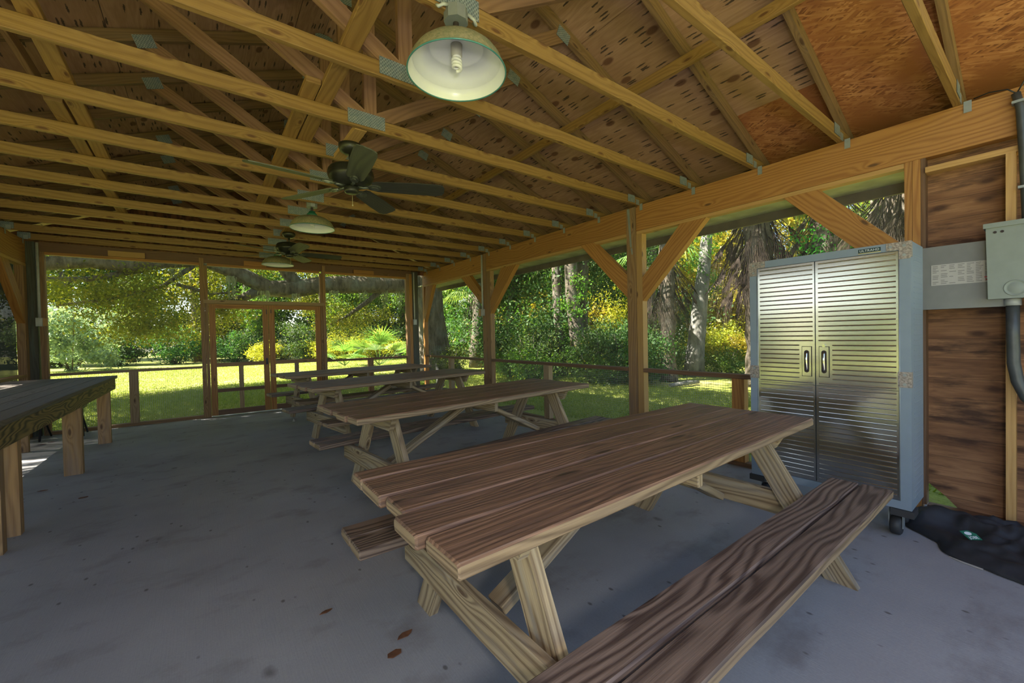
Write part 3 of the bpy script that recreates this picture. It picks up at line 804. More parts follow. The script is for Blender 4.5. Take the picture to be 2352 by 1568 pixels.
fb('wall_header', 'header board across the top of the far wall, shade put into its colour', 'header', (-1.97, YF+.03, 2.757), (3.93, YF+.07, 2.905), 'rail', 244)  # darker wood carries the shade under the trusses
fb('nailer_block', 'small wood block nailed over the left far screen', 'block', (-1.195, YF-.03, 2.757), (-.755, YF+.029, 2.845), 'trimlight', 245)
fb('nailer_block', 'small wood block nailed above the double doors', 'block', (.62, YF-.03, 2.757), (.98, YF+.029, 2.845), 'beam', 246)
fb('nailer_block', 'small wood block nailed over the right far screen', 'block', (2.60, YF-.03, 2.757), (3.03, YF+.029, 2.835), 'beam', 247)
fb('hand_rail', 'grey brown rail across the left far screen', 'rail', (-1.888, YF, .885), (-.046, YF+.075, .925), 'railpost', 248)
fb('hand_rail', 'grey brown rail across the right far screen', 'rail', (2.026, YF, .885), (3.784, YF+.075, .925), 'rail', 249)
fb('rail_post', 'short rail post in the middle of the left far screen', 'post', (-1.005, YF, .05), (-.895, YF+.085, .884), 'railpost', 250, 2)
fb('rail_post', 'short rail post in the middle of the right far screen', 'post', (2.875, YF, .05), (2.985, YF+.085, .884), 'post', 251, 2)
fb('sill_board', 'sill board under the left far screen', 'sill', (-1.888, YF, 0), (-.046, YF+.09, .05), 'post', 252)
fb('sill_board', 'sill board under the right far screen', 'sill', (2.026, YF, 0), (3.784, YF+.09, .05), 'post', 253)
YS = YF+.088
pane(4, (-.046, YS), (-1.889, YS), .05, .9, 2.716, 'insect screen left of the double doors in the far wall')
pane(5, (3.784, YS), (2.026, YS), .05, .9, 2.716, 'insect screen right of the double doors in the far wall')
mb = MB(6); mb.quad((1.924, YS, 2.106), (.069, YS, 2.106), (.069, YS, 2.716), (1.924, YS, 2.716))
tag(mb.build('window_6', M['screen']), 'transom screen above the double doors', 'window screen', kind='structure')

def door(n, xa, xb, lab):
    d = struct('door_%d' % n, lab, 'door')
    y0, y1 = YF+.005, YF+.045; zt = 2.03; sw = .095
    for i, (a, b) in enumerate(((xa, xa+sw), (xb-sw, xb))):
        mb = MB(260+n*20+i); mb.box((a, y0, .02), (b, y1, zt), ax=2); mb.build('stile', M['beam'], d)
    for i, (a, b, m) in enumerate(((.02, .115, 'rail'), (.435, .495, 'rail'), (.895, .965, 'post'), (1.955, 2.03, 'beam'))):
        mb = MB(264+n*20+i); mb.box((xa+sw, y0, a), (xb-sw, y1, b), ax=0); mb.build('door_rail', M[m], d)
    xm = (xa+xb)/2
    for i, (a, b) in enumerate(((.115, .435), (.495, .895))):
        mb = MB(270+n*20+i); mb.box((xm-.036, y0, a), (xm+.036, y1, b), ax=2); mb.build('mullion', M['railpost'], d)
    mb = MB(275+n); mb.quad((xb-sw, y1-.003, .1), (xa+sw, y1-.003, .1), (xa+sw, y1-.003, 1.96), (xb-sw, y1-.003, 1.96)); mb.build('door_screen', M['screen'], d)
    return d
d1 = door(1, .072, .992, 'left leaf of the double screen doors, with a black latch')
d2 = door(2, 1.0, 1.92, 'right leaf of the double screen doors')
mb = MB(290); mb.box((.93, YF-.012, .90), (.965, YF+.005, 1.02)); mb.tube([(.947, YF-.012, .915), (.947, YF-.04, .93), (.947, YF-.04, .99), (.947, YF-.012, 1.005)], .008, 8)
mb.build('door_handle', M['black'], d1)
mb = MB(291); mb.box((.955, YF-.004, 1.86), (.968, YF+.005, 1.95)); mb.build('hook', M['black'], d1)
mb = MB(292); mb.box((1.03, YF-.004, 1.88), (1.042, YF+.005, 1.95)); mb.build('hook', M['black'], d2)

# conduits with boxes
def conduit(lab, x, y, z0, z1, seed, block=None, bw=.06):
    t = thing('conduit_box', lab, 'conduit', (x, y, z0))
    mb = MB(seed); mb.tube([(x, y, z0+.06), (x, y, z1)], .017, 12); local(mb, t).build('conduit_pipe', M['conduit'], t)
    mb = MB(seed+1); mb.box((x-bw/2, y-.035, z0-.06), (x+bw/2, y+.022, z0+.065)); b = local(mb, t).build('switch_box', M['boxgrey'], t)
    mb = MB(seed+2); mb.box((x-bw/2+.006, y-.038, z0-.052), (x+bw/2-.006, y-.0352, z0+.057)); local(mb, t).build('cover_plate', M['conduit'], b)
    if block:
        mb = MB(seed+3); mb.box(*block); local(mb, t).build('mounting_block', M['trimlight'], t)
    return t
conduit('grey conduit and switch box beside the far left corner post', -1.952, 9.085, 1.70, 2.88, 300, ((-1.92, 9.06, 1.645), (-1.875, 9.108, 1.76)), .07)
conduit('grey conduit and switch box on the far right corner post', 3.975, 9.112, 1.71, 2.88, 305, None, .08)
conduit('grey conduit and switch box on the right-hand timber post', XR-.03, 6.56, 1.80, 2.89, 310, ((XR-.06, 6.606, 1.74), (XR-.006, 6.66, 1.87)), .05)

# ------------------------------------------------------------------ left wall
t = thing('header_beam', 'dark timber header beam along the left wall', 'beam')
part_board('beam', t, M['beam'], (XL-.045, -1.4, 2.735), (XL-.045, 9.1, 2.735), .345, .085, (0, 0, 1), seed=320)
part_board('trim_strip', t, M['trimlight'], (XL-.045, -1.4, 2.541), (XL-.045, 9.1, 2.541), .04, .09, (0, 0, 1), seed=321)
boxy('screen_stud', M['post'], 'brown stud at the far end of the left wall', 'stud', (XL-.09, 8.98, 0), (XL, 9.10, 2.52), 322, ax=2)
brace('knee brace in the far left corner under the beam', [(8.15, 2.52), (8.42, 2.52), (8.978, 1.95), (8.978, 1.68)], 323, x=XL+.0)
solo('hand_rail', M['post'], 'brown rail along the left wall behind the workbench', 'rail', (XL-.045, -1.4, .92), (XL-.045, 8.978, .92), .04, .085, (0, 0, 1), seed=324)
boxy('timber_post', M['oldpost'], 'old timber post on the left wall behind the workbench', 'post', (XL-.14, 5.9, 0), (XL, 6.04, 2.52), 325, ax=2)
pane(7, (XL-.092, 7.55), (XL-.092, -1.4), 0, .9, 2.522, 'insect screen along the left wall')
pane(8, (XL-.092, 8.98), (XL-.092, 7.55), 0, .9, 2.522, 'insect screen at the far end of the left wall, grazing-view darkness put into it', 'shade')

# ------------------------------------------------------------------ picnic tables
def picnic(name, L=2.62, W=.92, H=.80, seed=400, left=(0, 0), widths=None, taper=0.0, stag=None, legs=None):
    """long axis x, centred; feet at z=0"""
    t = thing(name, '', 'picnic table')
    th = .047
    widths = widths or [.175, .18, .18, .18, .185]
    stag = stag or [0, .004, -.012, .02, 0]
    gap = (W-sum(widths))/(len(widths)-1)
    y = W/2
    for i, w in enumerate(widths):
        yc = y-w/2; y -= w+gap
        k = 1+taper; k2 = 1-taper
        mb = MB(seed+i)
        mb.board((-L/2-stag[i], yc*k, H-th/2), (L/2+stag[-1-i]*.5, yc*k2, H-th/2), w, th, (0, 1, 0), .007, 14, .0014, endmi=1, sidemi=1 if i in (0, len(widths)-1) else None)
        mb.build('tabletop_plank', [M['top'], M['edge']], t)
    ZB_ = .435; bt = .045
    for s in (1, -1):
        for j in range(2):
            yc = s*(.484+.072+j*.155)
            mb = MB(seed+10+j+(3 if s > 0 else 0))
            mb.board((-L/2+.025, yc, ZB_-bt/2), (L/2+.05, yc, ZB_-bt/2), .142, bt, (0, 1, 0), .006, 14, .0012, endmi=1, sidemi=1 if j else None)
            mb.build('bench_plank', [M['bench'], M['edge']], t)
    fx = L/2-.375
    for e, xs in ((-1, -fx), (1, fx)):
        yo = W/2+.20
        xb = xs+e*.065
        mb = MB(seed+20+e)
        mb.board((xb, -yo, ZB_-bt-.072), (xb, yo, ZB_-bt-.072), .14, .042, (0, 0, 1), .004, 6, .0012)
        mb.build('bench_beam', M['leg'], t)
        mb = MB(seed+23+e)
        mb.prism([(xb-.021, -W/2+.06, H-th), (xb-.021, W/2-.06, H-th), (xb-.021, W/2-.12, H-th-.105), (xb-.021, -W/2+.12, H-th-.105)], (.042, 0, 0), (0, 1, 0))
        mb.build('top_cleat', M['leg'], t)
        for s in (1, -1):
            yt, yf = (legs or {}).get((e, s), (.18, .59)); yt *= s; yf *= s; hw = .072
            mb = MB(seed+26+e*2+s)
            zt_ = H-th-.002
            mb.prism([(xs-.021, yt-hw, zt_), (xs-.021, yt+hw, zt_), (xs-.021, yf+hw, 0), (xs-.021, yf-hw, 0)], (.043, 0, 0), (0, yt-yf, zt_))
            mb.build('leg', M['leg'], t)
        mb = MB(seed+32+e)
        a = (xs-e*.04, 0, ZB_-bt-.10); b = (e*.12, 0, H-th-.07)
        mb.board(a, b, .10, .045, (0, 1, 0), .004, 6, .0015)
        mb.build('diagonal_brace', M['leg'], t)
    mb = MB(seed+36)
    mb.board((0, -W/2+.06, H-th-.048), (0, W/2-.06, H-th-.048), .09, .042, (0, 0, 1), .004)
    mb.build('centre_cleat', M['leg'], t)
    return t
near = picnic('picnic_table', 2.585, .865, .80, 400, taper=.05, legs={(-1, -1): (.165, .53), (-1, 1): (.17, .57), (1, -1): (.19, .65), (1, 1): (.19, .60)}, stag=[.003, .004, -.014, .024, 0], widths=[.12, .205, .165, .17, .19])
near.location = (1.782, 1.345, 0)
near['label'] = 'weathered picnic table in the foreground, closest to the camera'
near['group'] = 'picnic tables'
tab = picnic('picnic_table', 2.64, .885, .80, 450)
for i, (x, y, a, lab) in enumerate([(2.11, 3.50, 5.3, 'second picnic table from the camera, in front of the strapped post'),
                                    (2.21, 5.74, 8.5, 'third picnic table from the camera'),
                                    (2.24, 7.72, 9.5, 'farthest picnic table, beside the double screen doors')]):
    if i == 0:
        tab.location = (x, y, 0); tab.rotation_euler = (0, 0, math.radians(a)); tab['label'] = lab; tab['group'] = 'picnic tables'
    else: dup(tab, (x, y, 0), math.radians(a), lab)

# ------------------------------------------------------------------ workbench
t = thing('workbench', 'long timber workbench with grey plank top along the left wall', 'workbench', (-1.55, 5.4, 0))
y0, y1 = 2.4, 8.17
for i in range(7):
    x = -1.095-i*.1485
    mb = MB(500+i); mb.board((x, y0, .882), (x, y1-i*.006, .882), .146, .04, (1, 0, 0), .004, 16, .0015); local(mb, t).build('top_plank', M['benchold'], t)
mb = MB(510); mb.board((-1.062, y0, .785), (-1.062, y1-.03, .785), .148, .04, (0, 0, 1), .003, 10, .001); local(mb, t).build('apron', M['apron'], t)
mb = MB(511); mb.board((-2.03, y0, .785), (-2.03, y1-.03, .785), .148, .04, (0, 0, 1), .003); local(mb, t).build('apron', M['apron'], t)
mb = MB(512); mb.board((-2.005, y1-.06, .785), (-1.085, y1-.06, .785), .148, .04, (0, 0, 1), .003); local(mb, t).build('end_rail', M['apron'], t)
for i, (x, y, w, dd) in enumerate([(-1.165, 4.17, .15, .075), (-1.155, 4.52, .12, .075), (-1.13, 6.2, .14, .075), (-1.125, 7.83, .13, .06), (-1.94, 4.3, .12, .09), (-1.95, 6.2, .12, .09), (-1.87, 7.9, .08, .06)]):
    mb = MB(515+i); mb.box((x-w/2, y-dd/2, 0), (x+w/2, y+dd/2, .708 if i > 3 else .708), ax=2); local(mb, t).build('leg', M['benchleg'], t)

# folding chair half hidden behind the workbench
t = thing('folding_chair', 'dark folding chair half hidden behind the workbench', 'chair', (-1.72, 8.62, 0))
mb = MB(530); mb.tube([(-.16, -.10, .012), (-.14, .02, .45), (-.12, .12, .86)], .013, 8); mb.tube([(.26, -.04, .012), (.24, .06, .45), (.22, .12, .86)], .013, 8); mb.build('front_leg', M['black'], t)
mb = MB(531); mb.tube([(-.14, .36, .012), (-.14, -.08, .44)], .012, 8); mb.tube([(.24, .36, .012), (.24, -.08, .44)], .012, 8); mb.build('rear_leg', M['black'], t)
mb = MB(532); mb.box((-.15, -.14, .42), (.27, .22, .455)); mb.build('seat', M['black'], t)
mb = MB(533); mb.box((-.13, .105, .62), (.23, .13, .84)); mb.build('backrest', M['black'], t)

# ------------------------------------------------------------------ steel cabinet
t = thing('storage_cabinet', 'tall stainless steel two-door storage cabinet on casters', 'cabinet', (3.74, 1.03, 0))
cx0, cx1, cy0, cy1, cz0, cz1 = 3.556, 3.935, .555, 1.505, .195, 1.908
fw = .052
mb = MB(550); mb.box((cx0+.025, cy0, cz0), (cx1, cy1, cz1))
for a, b, c, d in ((cy0, cy1, cz1-fw, cz1), (cy0, cy1, cz0, cz0+fw), (cy0, cy0+fw, cz0+fw+.0002, cz1-fw-.0002), (cy1-fw, cy1, cz0+fw+.0002, cz1-fw-.0002)):
    mb.box((cx0, a+.0, c), (cx0+.0255, b, d))
r0 = cz0+.06
while r0 < cz1-.06:
    mb.prism([(cx0+.09, cy0, r0), (cx0+.09, cy0-.0012, r0+.006), (cx0+.09, cy0, r0+.012)], (cx1-cx0-.12, 0, 0), (1, 0, 0)); r0 += .034
local(mb, t).build('cabinet_body', M['cabblue'], t)
ym = 1.062
for n, (a, b) in enumerate(((ym+.003, cy1-fw-.006), (cy0+fw+.006, ym-.003))):
    left = n == 0
    mb = MB(560+n)
    za, zc_ = cz0+fw+.003, cz1-fw-.003; zs = .955
    mb.box((cx0+.004, a, za), (cx0+.024, b, zs-.0015)); mb.box((cx0+.004, a, zs+.0015), (cx0+.024, b, zc_))
    hz0, hz1 = 1.02, 1.235
    z = za+.03
    while z < zc_-.02:
        aa, bb = a+.012, b-.016
        if abs(z-zs) > .012:
            if hz0-.02 < z < hz1+.02:
                if left: aa = a+.098
                else: bb = b-.098
            o = len(mb.v); h = .0046; p = .0016
            xs_ = cx0+.004
            mb.prism([(xs_, aa, z-h), (xs_-p*.7, aa, z-h*.5), (xs_-p, aa, z), (xs_-p*.7, aa, z+h*.5), (xs_, aa, z+h)], (0, bb-aa, 0), (0, 1, 0))
        z += .0345
    dr = local(mb, t).build('door', M['steel'], t)
    ya, yb = (a+.022, a+.078) if left else (b-.078, b-.022)
    mb = MB(575+n); mb.box((cx0+.0022, ya-.004, hz0-.004), (cx0+.0039, yb+.004, hz1+.004)); local(mb, t).build('plate_outline', M['dark'], dr)  # thin dark plate added to draw the outline of the handle plate
    mb = MB(565+n); mb.box((cx0-.002, ya, hz0), (cx0+.0038, yb, hz1)); hp = local(mb, t).build('handle_plate', M['steel'], dr)
    yc = (ya+yb)/2
    def capsule(w, h, x0, x1, zc0):
        pts = []
        for k in range(9): pts.append((w*math.cos(PI*k/8), h/2-w+w*math.sin(PI*k/8)))
        for k in range(9): pts.append((w*math.cos(PI+PI*k/8), -h/2+w+w*math.sin(PI+PI*k/8)))
        m2 = MB(0); m2.prism([(x0, yc+p[0], zc0+p[1]) for p in pts], (x1-x0, 0, 0), (0, 0, 1)); return m2
    zc0 = (hz0+hz1)/2
    local(capsule(.0155, .165, cx0-.0032, cx0-.0021, zc0), t).build('handle_recess', M['dark'], dr)
    mb = MB(568+n); mb.tube([(cx0-.003, yc, zc0-.065), (cx0-.009, yc, zc0-.055), (cx0-.011, yc, zc0), (cx0-.009, yc, zc0+.055), (cx0-.003, yc, zc0+.065)], .0075, 10); local(mb, t).build('handle', M['chrome'], dr)
    if not left:
        mb = MB(570); mb.tube([(cx0-.006, b-.05, 1.243), (cx0+.004, b-.05, 1.243)], .011, 16); local(mb, t).build('lock', M['chrome'], dr)
    yh = b+.001 if left else a-.005
    mb = MB(572+n); mb.tube([(cx0+.002, yh+.002, za), (cx0+.002, yh+.002, zc_)], .004, 8); local(mb, t).build('piano_hinge', M['clip'], t)
# corner brackets
def bracket(y, z, sy, sz, mid=False):
    mb = MB(int(abs(y*100+z*1000)))
    x = cx0-.003
    if mid: mb.box((x, min(y, y+sy*.062), z-.05), (cx0, max(y, y+sy*.062), z+.05))
    else:
        mb.box((x, min(y, y+sy*.115), min(z, z+sz*.05)), (cx0, max(y, y+sy*.115), max(z, z+sz*.05)))
        mb.box((x, min(y, y+sy*.055), min(z+sz*.05, z+sz*.11)), (cx0, max(y, y+sy*.055), max(z+sz*.05, z+sz*.11)))
    yy = y-sy*.003
    zz0, zz1 = (z-.05, z+.05) if mid else (min(z, z+sz*.10), max(z, z+sz*.10))
    mb.box((x, min(yy, y), zz0), (cx0+.035, max(yy, y), zz1))
    b = local(mb, t).build('corner_bracket', M['bracket'], t)
    mb = MB(5)
    sc = [(y+sy*.03, z-.03), (y+sy*.03, z+.03)] if mid else [(y+sy*.03, z+sz*.025), (y+sy*.095, z+sz*.025), (y+sy*.03, z+sz*.085)]
    for (a, c) in sc: mb.tube([(x-.003, a, c), (x, a, c)], .009, 12)
    local(mb, t).build('bolt', M['clip'], b)
bracket(cy0, cz1, 1, -1); bracket(cy1, cz1, -1, -1); bracket(cy0, 1.03, 1, 1, True); bracket(cy1, 1.03, -1, 1, True)
# base bumpers and casters
for i, (y, s) in enumerate(((cy0, 1), (cy1, -1))):
    mb = MB(580+i); mb.box((cx0-.012, min(y-s*.012, y+s*.10), cz0-.045), (cx0+.05, max(y-s*.012, y+s*.10), cz0-.002)); mb.box((cx0+.05, min(y-s*.012, y+s*.03), cz0-.045), (cx0+.12, max(y-s*.012, y+s*.03), cz0-.002)); local(mb, t).build('bumper', M['rubber'], t)
for i, (x, y) in enumerate(((cx0+.075, cy0+.085), (cx0+.075, cy1-.085), (cx1-.07, cy0+.085), (cx1-.07, cy1-.085))):
    mb = MB(585+i); mb.box((x-.04, y-.04, cz0-.012), (x+.04, y+.04, cz0-.001))
    for s in (-1, 1): mb.box((x-.025, y+s*.034-.003, .05), (x+.02, y+s*.034+.003, cz0-.012))
    cb = local(mb, t).build('caster', M['clip'], t)
    mb = MB(590+i); n = 24
    mb.lathe([(0, -.028), (.05, -.028), (.061, -.02), (.062, 0), (.061, .02), (.05, .028), (0, .028)], (0, 0, 0), 28)
    mb.xform(Matrix.Translation((x, y, .062)) @ Matrix.Rotation(PI/2, 4, 'X')); local(mb, t).build('wheel', M['rubber'], cb)
# name plate
def text_mesh(txt, size, M4, mat, name, parent, depth=.0006, space=1.0):
    cu = bpy.data.curves.new(name, 'FONT'); cu.body = txt; cu.size = size; cu.extrude = depth; cu.align_x = 'CENTER'; cu.align_y = 'CENTER'; cu.space_character = space
    tmp = bpy.data.objects.new('tmp', cu); C.objects.link(tmp)
    dg = bpy.context.evaluated_depsgraph_get(); me = bpy.data.meshes.new_from_object(tmp.evaluated_get(dg))
    bpy.data.objects.remove(tmp); bpy.data.curves.remove(cu)
    me.transform(M4); me.materials.clear(); me.materials.append(mat); me.name = name
    o = bpy.data.objects.new(name, me); C.objects.link(o); o.parent = parent; return o
py = cy0+.20
mb = MB(595); mb.box((cx0-.0015, py-.058, cz1-.040), (cx0-.0002, py+.058, cz1-.014)); npl = local(mb, t).build('name_plate', M['logodark'], t)
mb = MB(596); mb.box((cx0-.0017, py-.058, cz1-.046), (cx0-.0002, py+.058, cz1-.040)); local(mb, t).build('plate_stripe', M['gold'], npl)
F = Matrix(((0, 0, -1, 0), (-1, 0, 0, 0), (0, 1, 0, 0), (0, 0, 0, 1)))
text_mesh('ULTRAHD', .021, Matrix.Translation(V((cx0-.002, py, cz1-.027))-V(t.location)) @ F, M['white'], 'plate_lettering', npl, space=1.1)

# ------------------------------------------------------------------ lamps
def make_lamp():
    """rim centre at origin"""
    t = thing('pendant_lamp', '', 'lamp')
    prof = [(.235, 0), (.231, .011), (.225, .026), (.214, .052), (.196, .078), (.168, .103), (.13, .122), (.09, .134), (.056, .142)]
    mb = MB(600); mb.lathe(prof, n=64); mb.build('shade', M['dusty'], t)
    inn = [(r-.003, z-.001) for r, z in prof[:3]]+[(.211, .046), (.207, .049), (.204, .050), (.188, .075), (.165, .098), (.135, .114), (.130, .111), (.124, .115), (.085, .129), (.0, .137)]
    mb = MB(601); mb.lathe(inn[::-1], n=64); mb.build('shade_lining', M['enamel'], t)
    mb = MB(602)
    ring = [(.2335+.0035*math.cos(a), .0035*math.sin(a)) for a in [2*PI*i/8 for i in range(9)]]
    mb.lathe(ring, n=64); mb.build('rim', M['teal'], t)
    mb = MB(603); mb.lathe([(.0, .140), (.056, .140), (.055, .158), (.046, .172), (.036, .177), (.034, .192), (.024, .194), (.0, .196)], n=32); mb.build('neck', M['green'], t)
    mb = MB(604); mb.tube([(0, 0, .19), (0, 0, .245)], .014, 12); mb.build('stem', M['dark'], t)
    mb = MB(605); mb.lathe([(0, .137), (.028, .134), (.026, .082), (.02, .077), (0, .077)], n=24); so = mb.build('socket', M['socket'], t)
    mb = MB(606)
    pts = []
    for i in range(61):
        a = 2*PI*3.2*i/60; f = i/60
        pts.append((.019*math.cos(a), .019*math.sin(a), .070-.050*f))
    mb.tube(pts, .0075, 8); mb.lathe([(0, .082), (.02, .082), (.022, .072), (0, .070)], n=20)
    mb.build('bulb', M['bulb'], t)
    mb = MB(607); n = 8
    pr = [(.058*math.cos(2*PI*(i+.5)/8), .058*math.sin(2*PI*(i+.5)/8), .238) for i in range(8)]
    mb.prism(pr, (0, 0, .06), (1, 0, 0)); mb.build('junction_box', M['clip'], t)
    return t
lamp = make_lamp()
for i, (x, y, z, lab) in enumerate([(1.005, 1.735, 2.63, 'nearest pendant lamp, with white-lined dome shade and spiral bulb'),
                                    (1.025, 5.14, 2.635, 'middle pendant lamp, hanging behind the near ceiling fan'),
                                    (1.01, 7.80, 2.61, 'farthest pendant lamp, beside the far ceiling fan')]):
    if i == 0: o = lamp; o.location = (x, y, z)
    else: o = dup(lamp, (x, y, z), 0)
    o['label'] = lab; o['group'] = 'pendant lamps'
for sg in (-1, 1):
    mb = MB(608+sg); mb.tube([(sg*.055, -.02, .29), (sg*.085, -.03, .272), (sg*.10, -.02, .26), (sg*.10, .0, .28)], .008, 8)
    mb.build('cable', M['conduit'], lamp)

# ------------------------------------------------------------------ fans
def make_fan(angles, seed, m, label, rod):
    """hub bottom at the origin"""
    t = thing('ceiling_fan', label, 'ceiling fan')
    mb = MB(seed); mb.lathe([(0, 0), (.035, 0), (.05, .006), (.055, .02), (.055, .045), (.048, .055), (0, .055)], n=32); mb.build('switch_housing', M['bronze'], t)
    mb = MB(seed+1); mb.lathe([(0, .055), (.09, .06), (.14, .08), (.168, .115), (.176, .145), (.166, .150), (.174, .160), (.164, .166), (.170, .175), (.156, .180), (.158, .192), (.12, .206), (.06, .214), (0, .215)], n=48); mb.build('motor_housing', M['bronze'], t)
    mb = MB(seed+2); mb.tube([(0, 0, .21), (0, 0, .22+rod)], .014, 12); mb.build('down_rod', M['bronze'], t)
    mb = MB(seed+3); z = .21+rod; mb.lathe([(0, z), (.045, z), (.078, z+.02), (.088, z+.05), (.088, z+.07), (0, z+.07)], n=32); mb.build('canopy', M['bronze'], t)
    mb = MB(seed+4); mb.tube([(.02, .045, .01), (.02, .045, -.075)], .0015, 6); mb.lathe([(0, -.085), (.006, -.08), (.003, -.07)], (.02, .045, 0), 8); mb.build('pull_chain', M['gold'], t)
    for i, a in enumerate(angles):
        R = Matrix.Rotation(math.radians(a), 4, 'Z')
        P = Matrix.Rotation(math.radians(-14), 4, 'X')
        mb = MB(seed+10+i)
        out = [(.16, -.05), (.20, -.066), (.42, -.078), (.59, -.078), (.635, -.066), (.65, -.03), (.65, .03), (.635, .066), (.59, .078), (.42, .078), (.20, .066), (.16, .05)]
        mb.prism([(x, y, 0) for x, y in [(x if x < .3 else x*1.13, y) for x, y in out]], (0, 0, .007), (1, 0, 0)); mb.xform(R @ Matrix.Translation((0, 0, .062)) @ P)
        mb.build('blade', M[m[i]], t)
        mb = MB(seed+20+i)
        mb.tube([(.05, 0, .0), (.09, .008, -.008), (.13, 0, -.006)], [.014, .010, .013], 8)
        el = [(.175+.055*math.cos(2*PI*k/16), .032*math.sin(2*PI*k/16), -.001) for k in range(16)]
        mb.prism(el, (0, 0, -.012), (1, 0, 0))
        el = [(.175+.03*math.cos(2*PI*k/12), .018*math.sin(2*PI*k/12), -.013) for k in range(12)]
        mb.prism(el, (0, 0, -.006), (1, 0, 0))
        mb.xform(R @ Matrix.Translation((0, 0, .062)) @ P); mb.build('blade_iron', M['pewter'], t)
    return t
bl, bd = 'blade', 'blade_shaded'
f1 = make_fan([-24, 46, 120, 186, 262], 700, [bd, bd, bl, bl, bl], 'near ceiling fan with weathered dark blades', .103)
f1.location = (.97, 3.39, 2.522); f1['group'] = 'ceiling fans'
f2 = make_fan([2, 60, 132, 204, 276], 740, [bd, bd, bl, bl, bl], 'far ceiling fan, beside the farthest pendant lamp', .076)
f2.location = (1.03, 6.78, 2.57); f2['group'] = 'ceiling fans'
boxy('fan_block', M['trimlight'], 'pale wood block holding up the near ceiling fan', 'block', (.925, TY[4]+.001, 2.906), (1.01, TY[5]-TT-.001, 2.945), 760)
boxy('fan_block', M['truss'], 'wood block holding up the far ceiling fan', 'block', (.95, TY[9]+.001, 2.926), (1.09, TY[10]-TT-.001, 2.966), 761)

# ------------------------------------------------------------------ tarp bag on the floor
t = thing('fabric_bag', 'crumpled black fabric bag with a green patch on the floor by the board wall', 'bag', (3.85, .32, 0))
out = [(3.97, .665), (3.80, .615), (3.66, .46), (3.52, .405), (3.44, .22), (3.36, .0), (3.30, -.25), (3.75, -.35), (4.15, -.3), (4.23, -.02), (4.235, .2), (4.20, .40), (4.10, .55), (4.03, .66)]
bm = bmesh.new()
nx = 46; ny = 46
import mathutils.noise as mn
def inside(x, y):
    c = False; j = len(out)-1
    for i in range(len(out)):
        xi, yi = out[i]; xj, yj = out[j]
        if (yi > y) != (yj > y) and x < (xj-xi)*(y-yi)/(yj-yi)+xi: c = not c
        j = i
    return c
def edge_d(x, y):
    p = V((x, y)); best = 9
    for i in range(len(out)):
        a = V(out[i]); b = V(out[(i+1) % len(out)]); d = b-a
        tt = max(0, min(1, (p-a).dot(d)/d.dot(d))); best = min(best, (p-a-d*tt).length)
    return best
def bagz(x, y):
    e = min(1, edge_d(x, y)/.09)
    h = .045+.07*max(0, min(1, (x-3.6)/.5))
    w1 = mn.noise(V((x*3, y*3, 7)))
    f = (1-abs(mn.noise(V((x*6.5+y*4+w1, y*3-x*2, 0))))*2.2)*.55+(1-abs(mn.noise(V((x*4+w1*2, y*12, 3))))*2)*.3
    hump = .042*math.exp(-((x-3.66)**2+(y-.30)**2)/.009)+.03*math.exp(-((x-3.95)**2+(y-.5)**2)/.02)
    return .004+(e**.5)*(h*(.35+max(f, -.2)*.75)+hump)
def smooth_outline(n):
    pts = []
    m = len(out)
    for i in range(m):
        p0, p1, p2, p3 = (V(out[(i+k-1) % m]) for k in range(4))
        for j in range(n):
            u = j/n
            pts.append(.5*((2*p1)+(p2-p0)*u+(2*p0-5*p1+4*p2-p3)*u*u+(3*p1-p0-3*p2+p3)*u**3))
    return pts
ol = smooth_outline(9)
cen = V((3.86, .18))
mb = MB(770); NR = 30
for k in range(NR+1):
    f = 1-k/NR
    for p in ol:
        w_ = p+V((mn.noise(V((p.x*9, p.y*9, 1))), mn.noise(V((p.x*9, p.y*9, 5)))))*.012
        q_ = cen.lerp(w_, f)
        z = bagz(q_.x, q_.y) if k else .004
        mb.v.append((q_.x-3.85, q_.y-.32, z))
n_ = len(ol)
for k in range(NR):
    for i in range(n_):
        i2 = (i+1) % n_
        mb.face((k*n_+i, k*n_+i2, (k+1)*n_+i2, (k+1)*n_+i), None, 0, True)
bag = mb.build('fabric', M['tarp'], t)
md = bag.modifiers.new('thick', 'SOLIDIFY'); md.thickness = .004; md.offset = 1
cxp, cyp = 3.70, .315
PM = Matrix.Translation((cxp-3.85, cyp-.32, bagz(cxp, cyp)+.026)) @ Matrix.Rotation(math.radians(-38), 4, 'Z') @ Matrix.Rotation(math.radians(26), 4, 'X')
mb = MB(771)
mb.prism([(-.034, -.026, 0), (.038, -.028, 0), (.042, .014, 0), (.014, .04, 0), (-.038, .036, 0)], (0, 0, -.003), (1, 0, 0)); mb.xform(PM)
pt = mb.build('patch', M['logogreen'], t)
text_mesh('JOBE', .026, PM @ Matrix.Translation((.0, -.013, .0012)), M['white'], 'patch_lettering', pt, .001)
mb = MB(772); mb.prism([(-.006+.02*math.cos(2*PI*k/16), .017+.012*math.sin(2*PI*k/16), .0005) for k in range(16)], (0, 0, .0012), (1, 0, 0)); mb.xform(PM); mb.build('patch_emblem', M['white'], pt)
mb = MB(773); mb.prism([(3.49, .385, .002), (3.47, .33, .002), (3.45, .25, .002), (3.435, .25, .002), (3.46, .34, .002)], (0, 0, .004), (0, 1, 0))
tag(mb.build('paper_strip', M['paper']), 'pale strip lying under the edge of the black bag', 'strip')

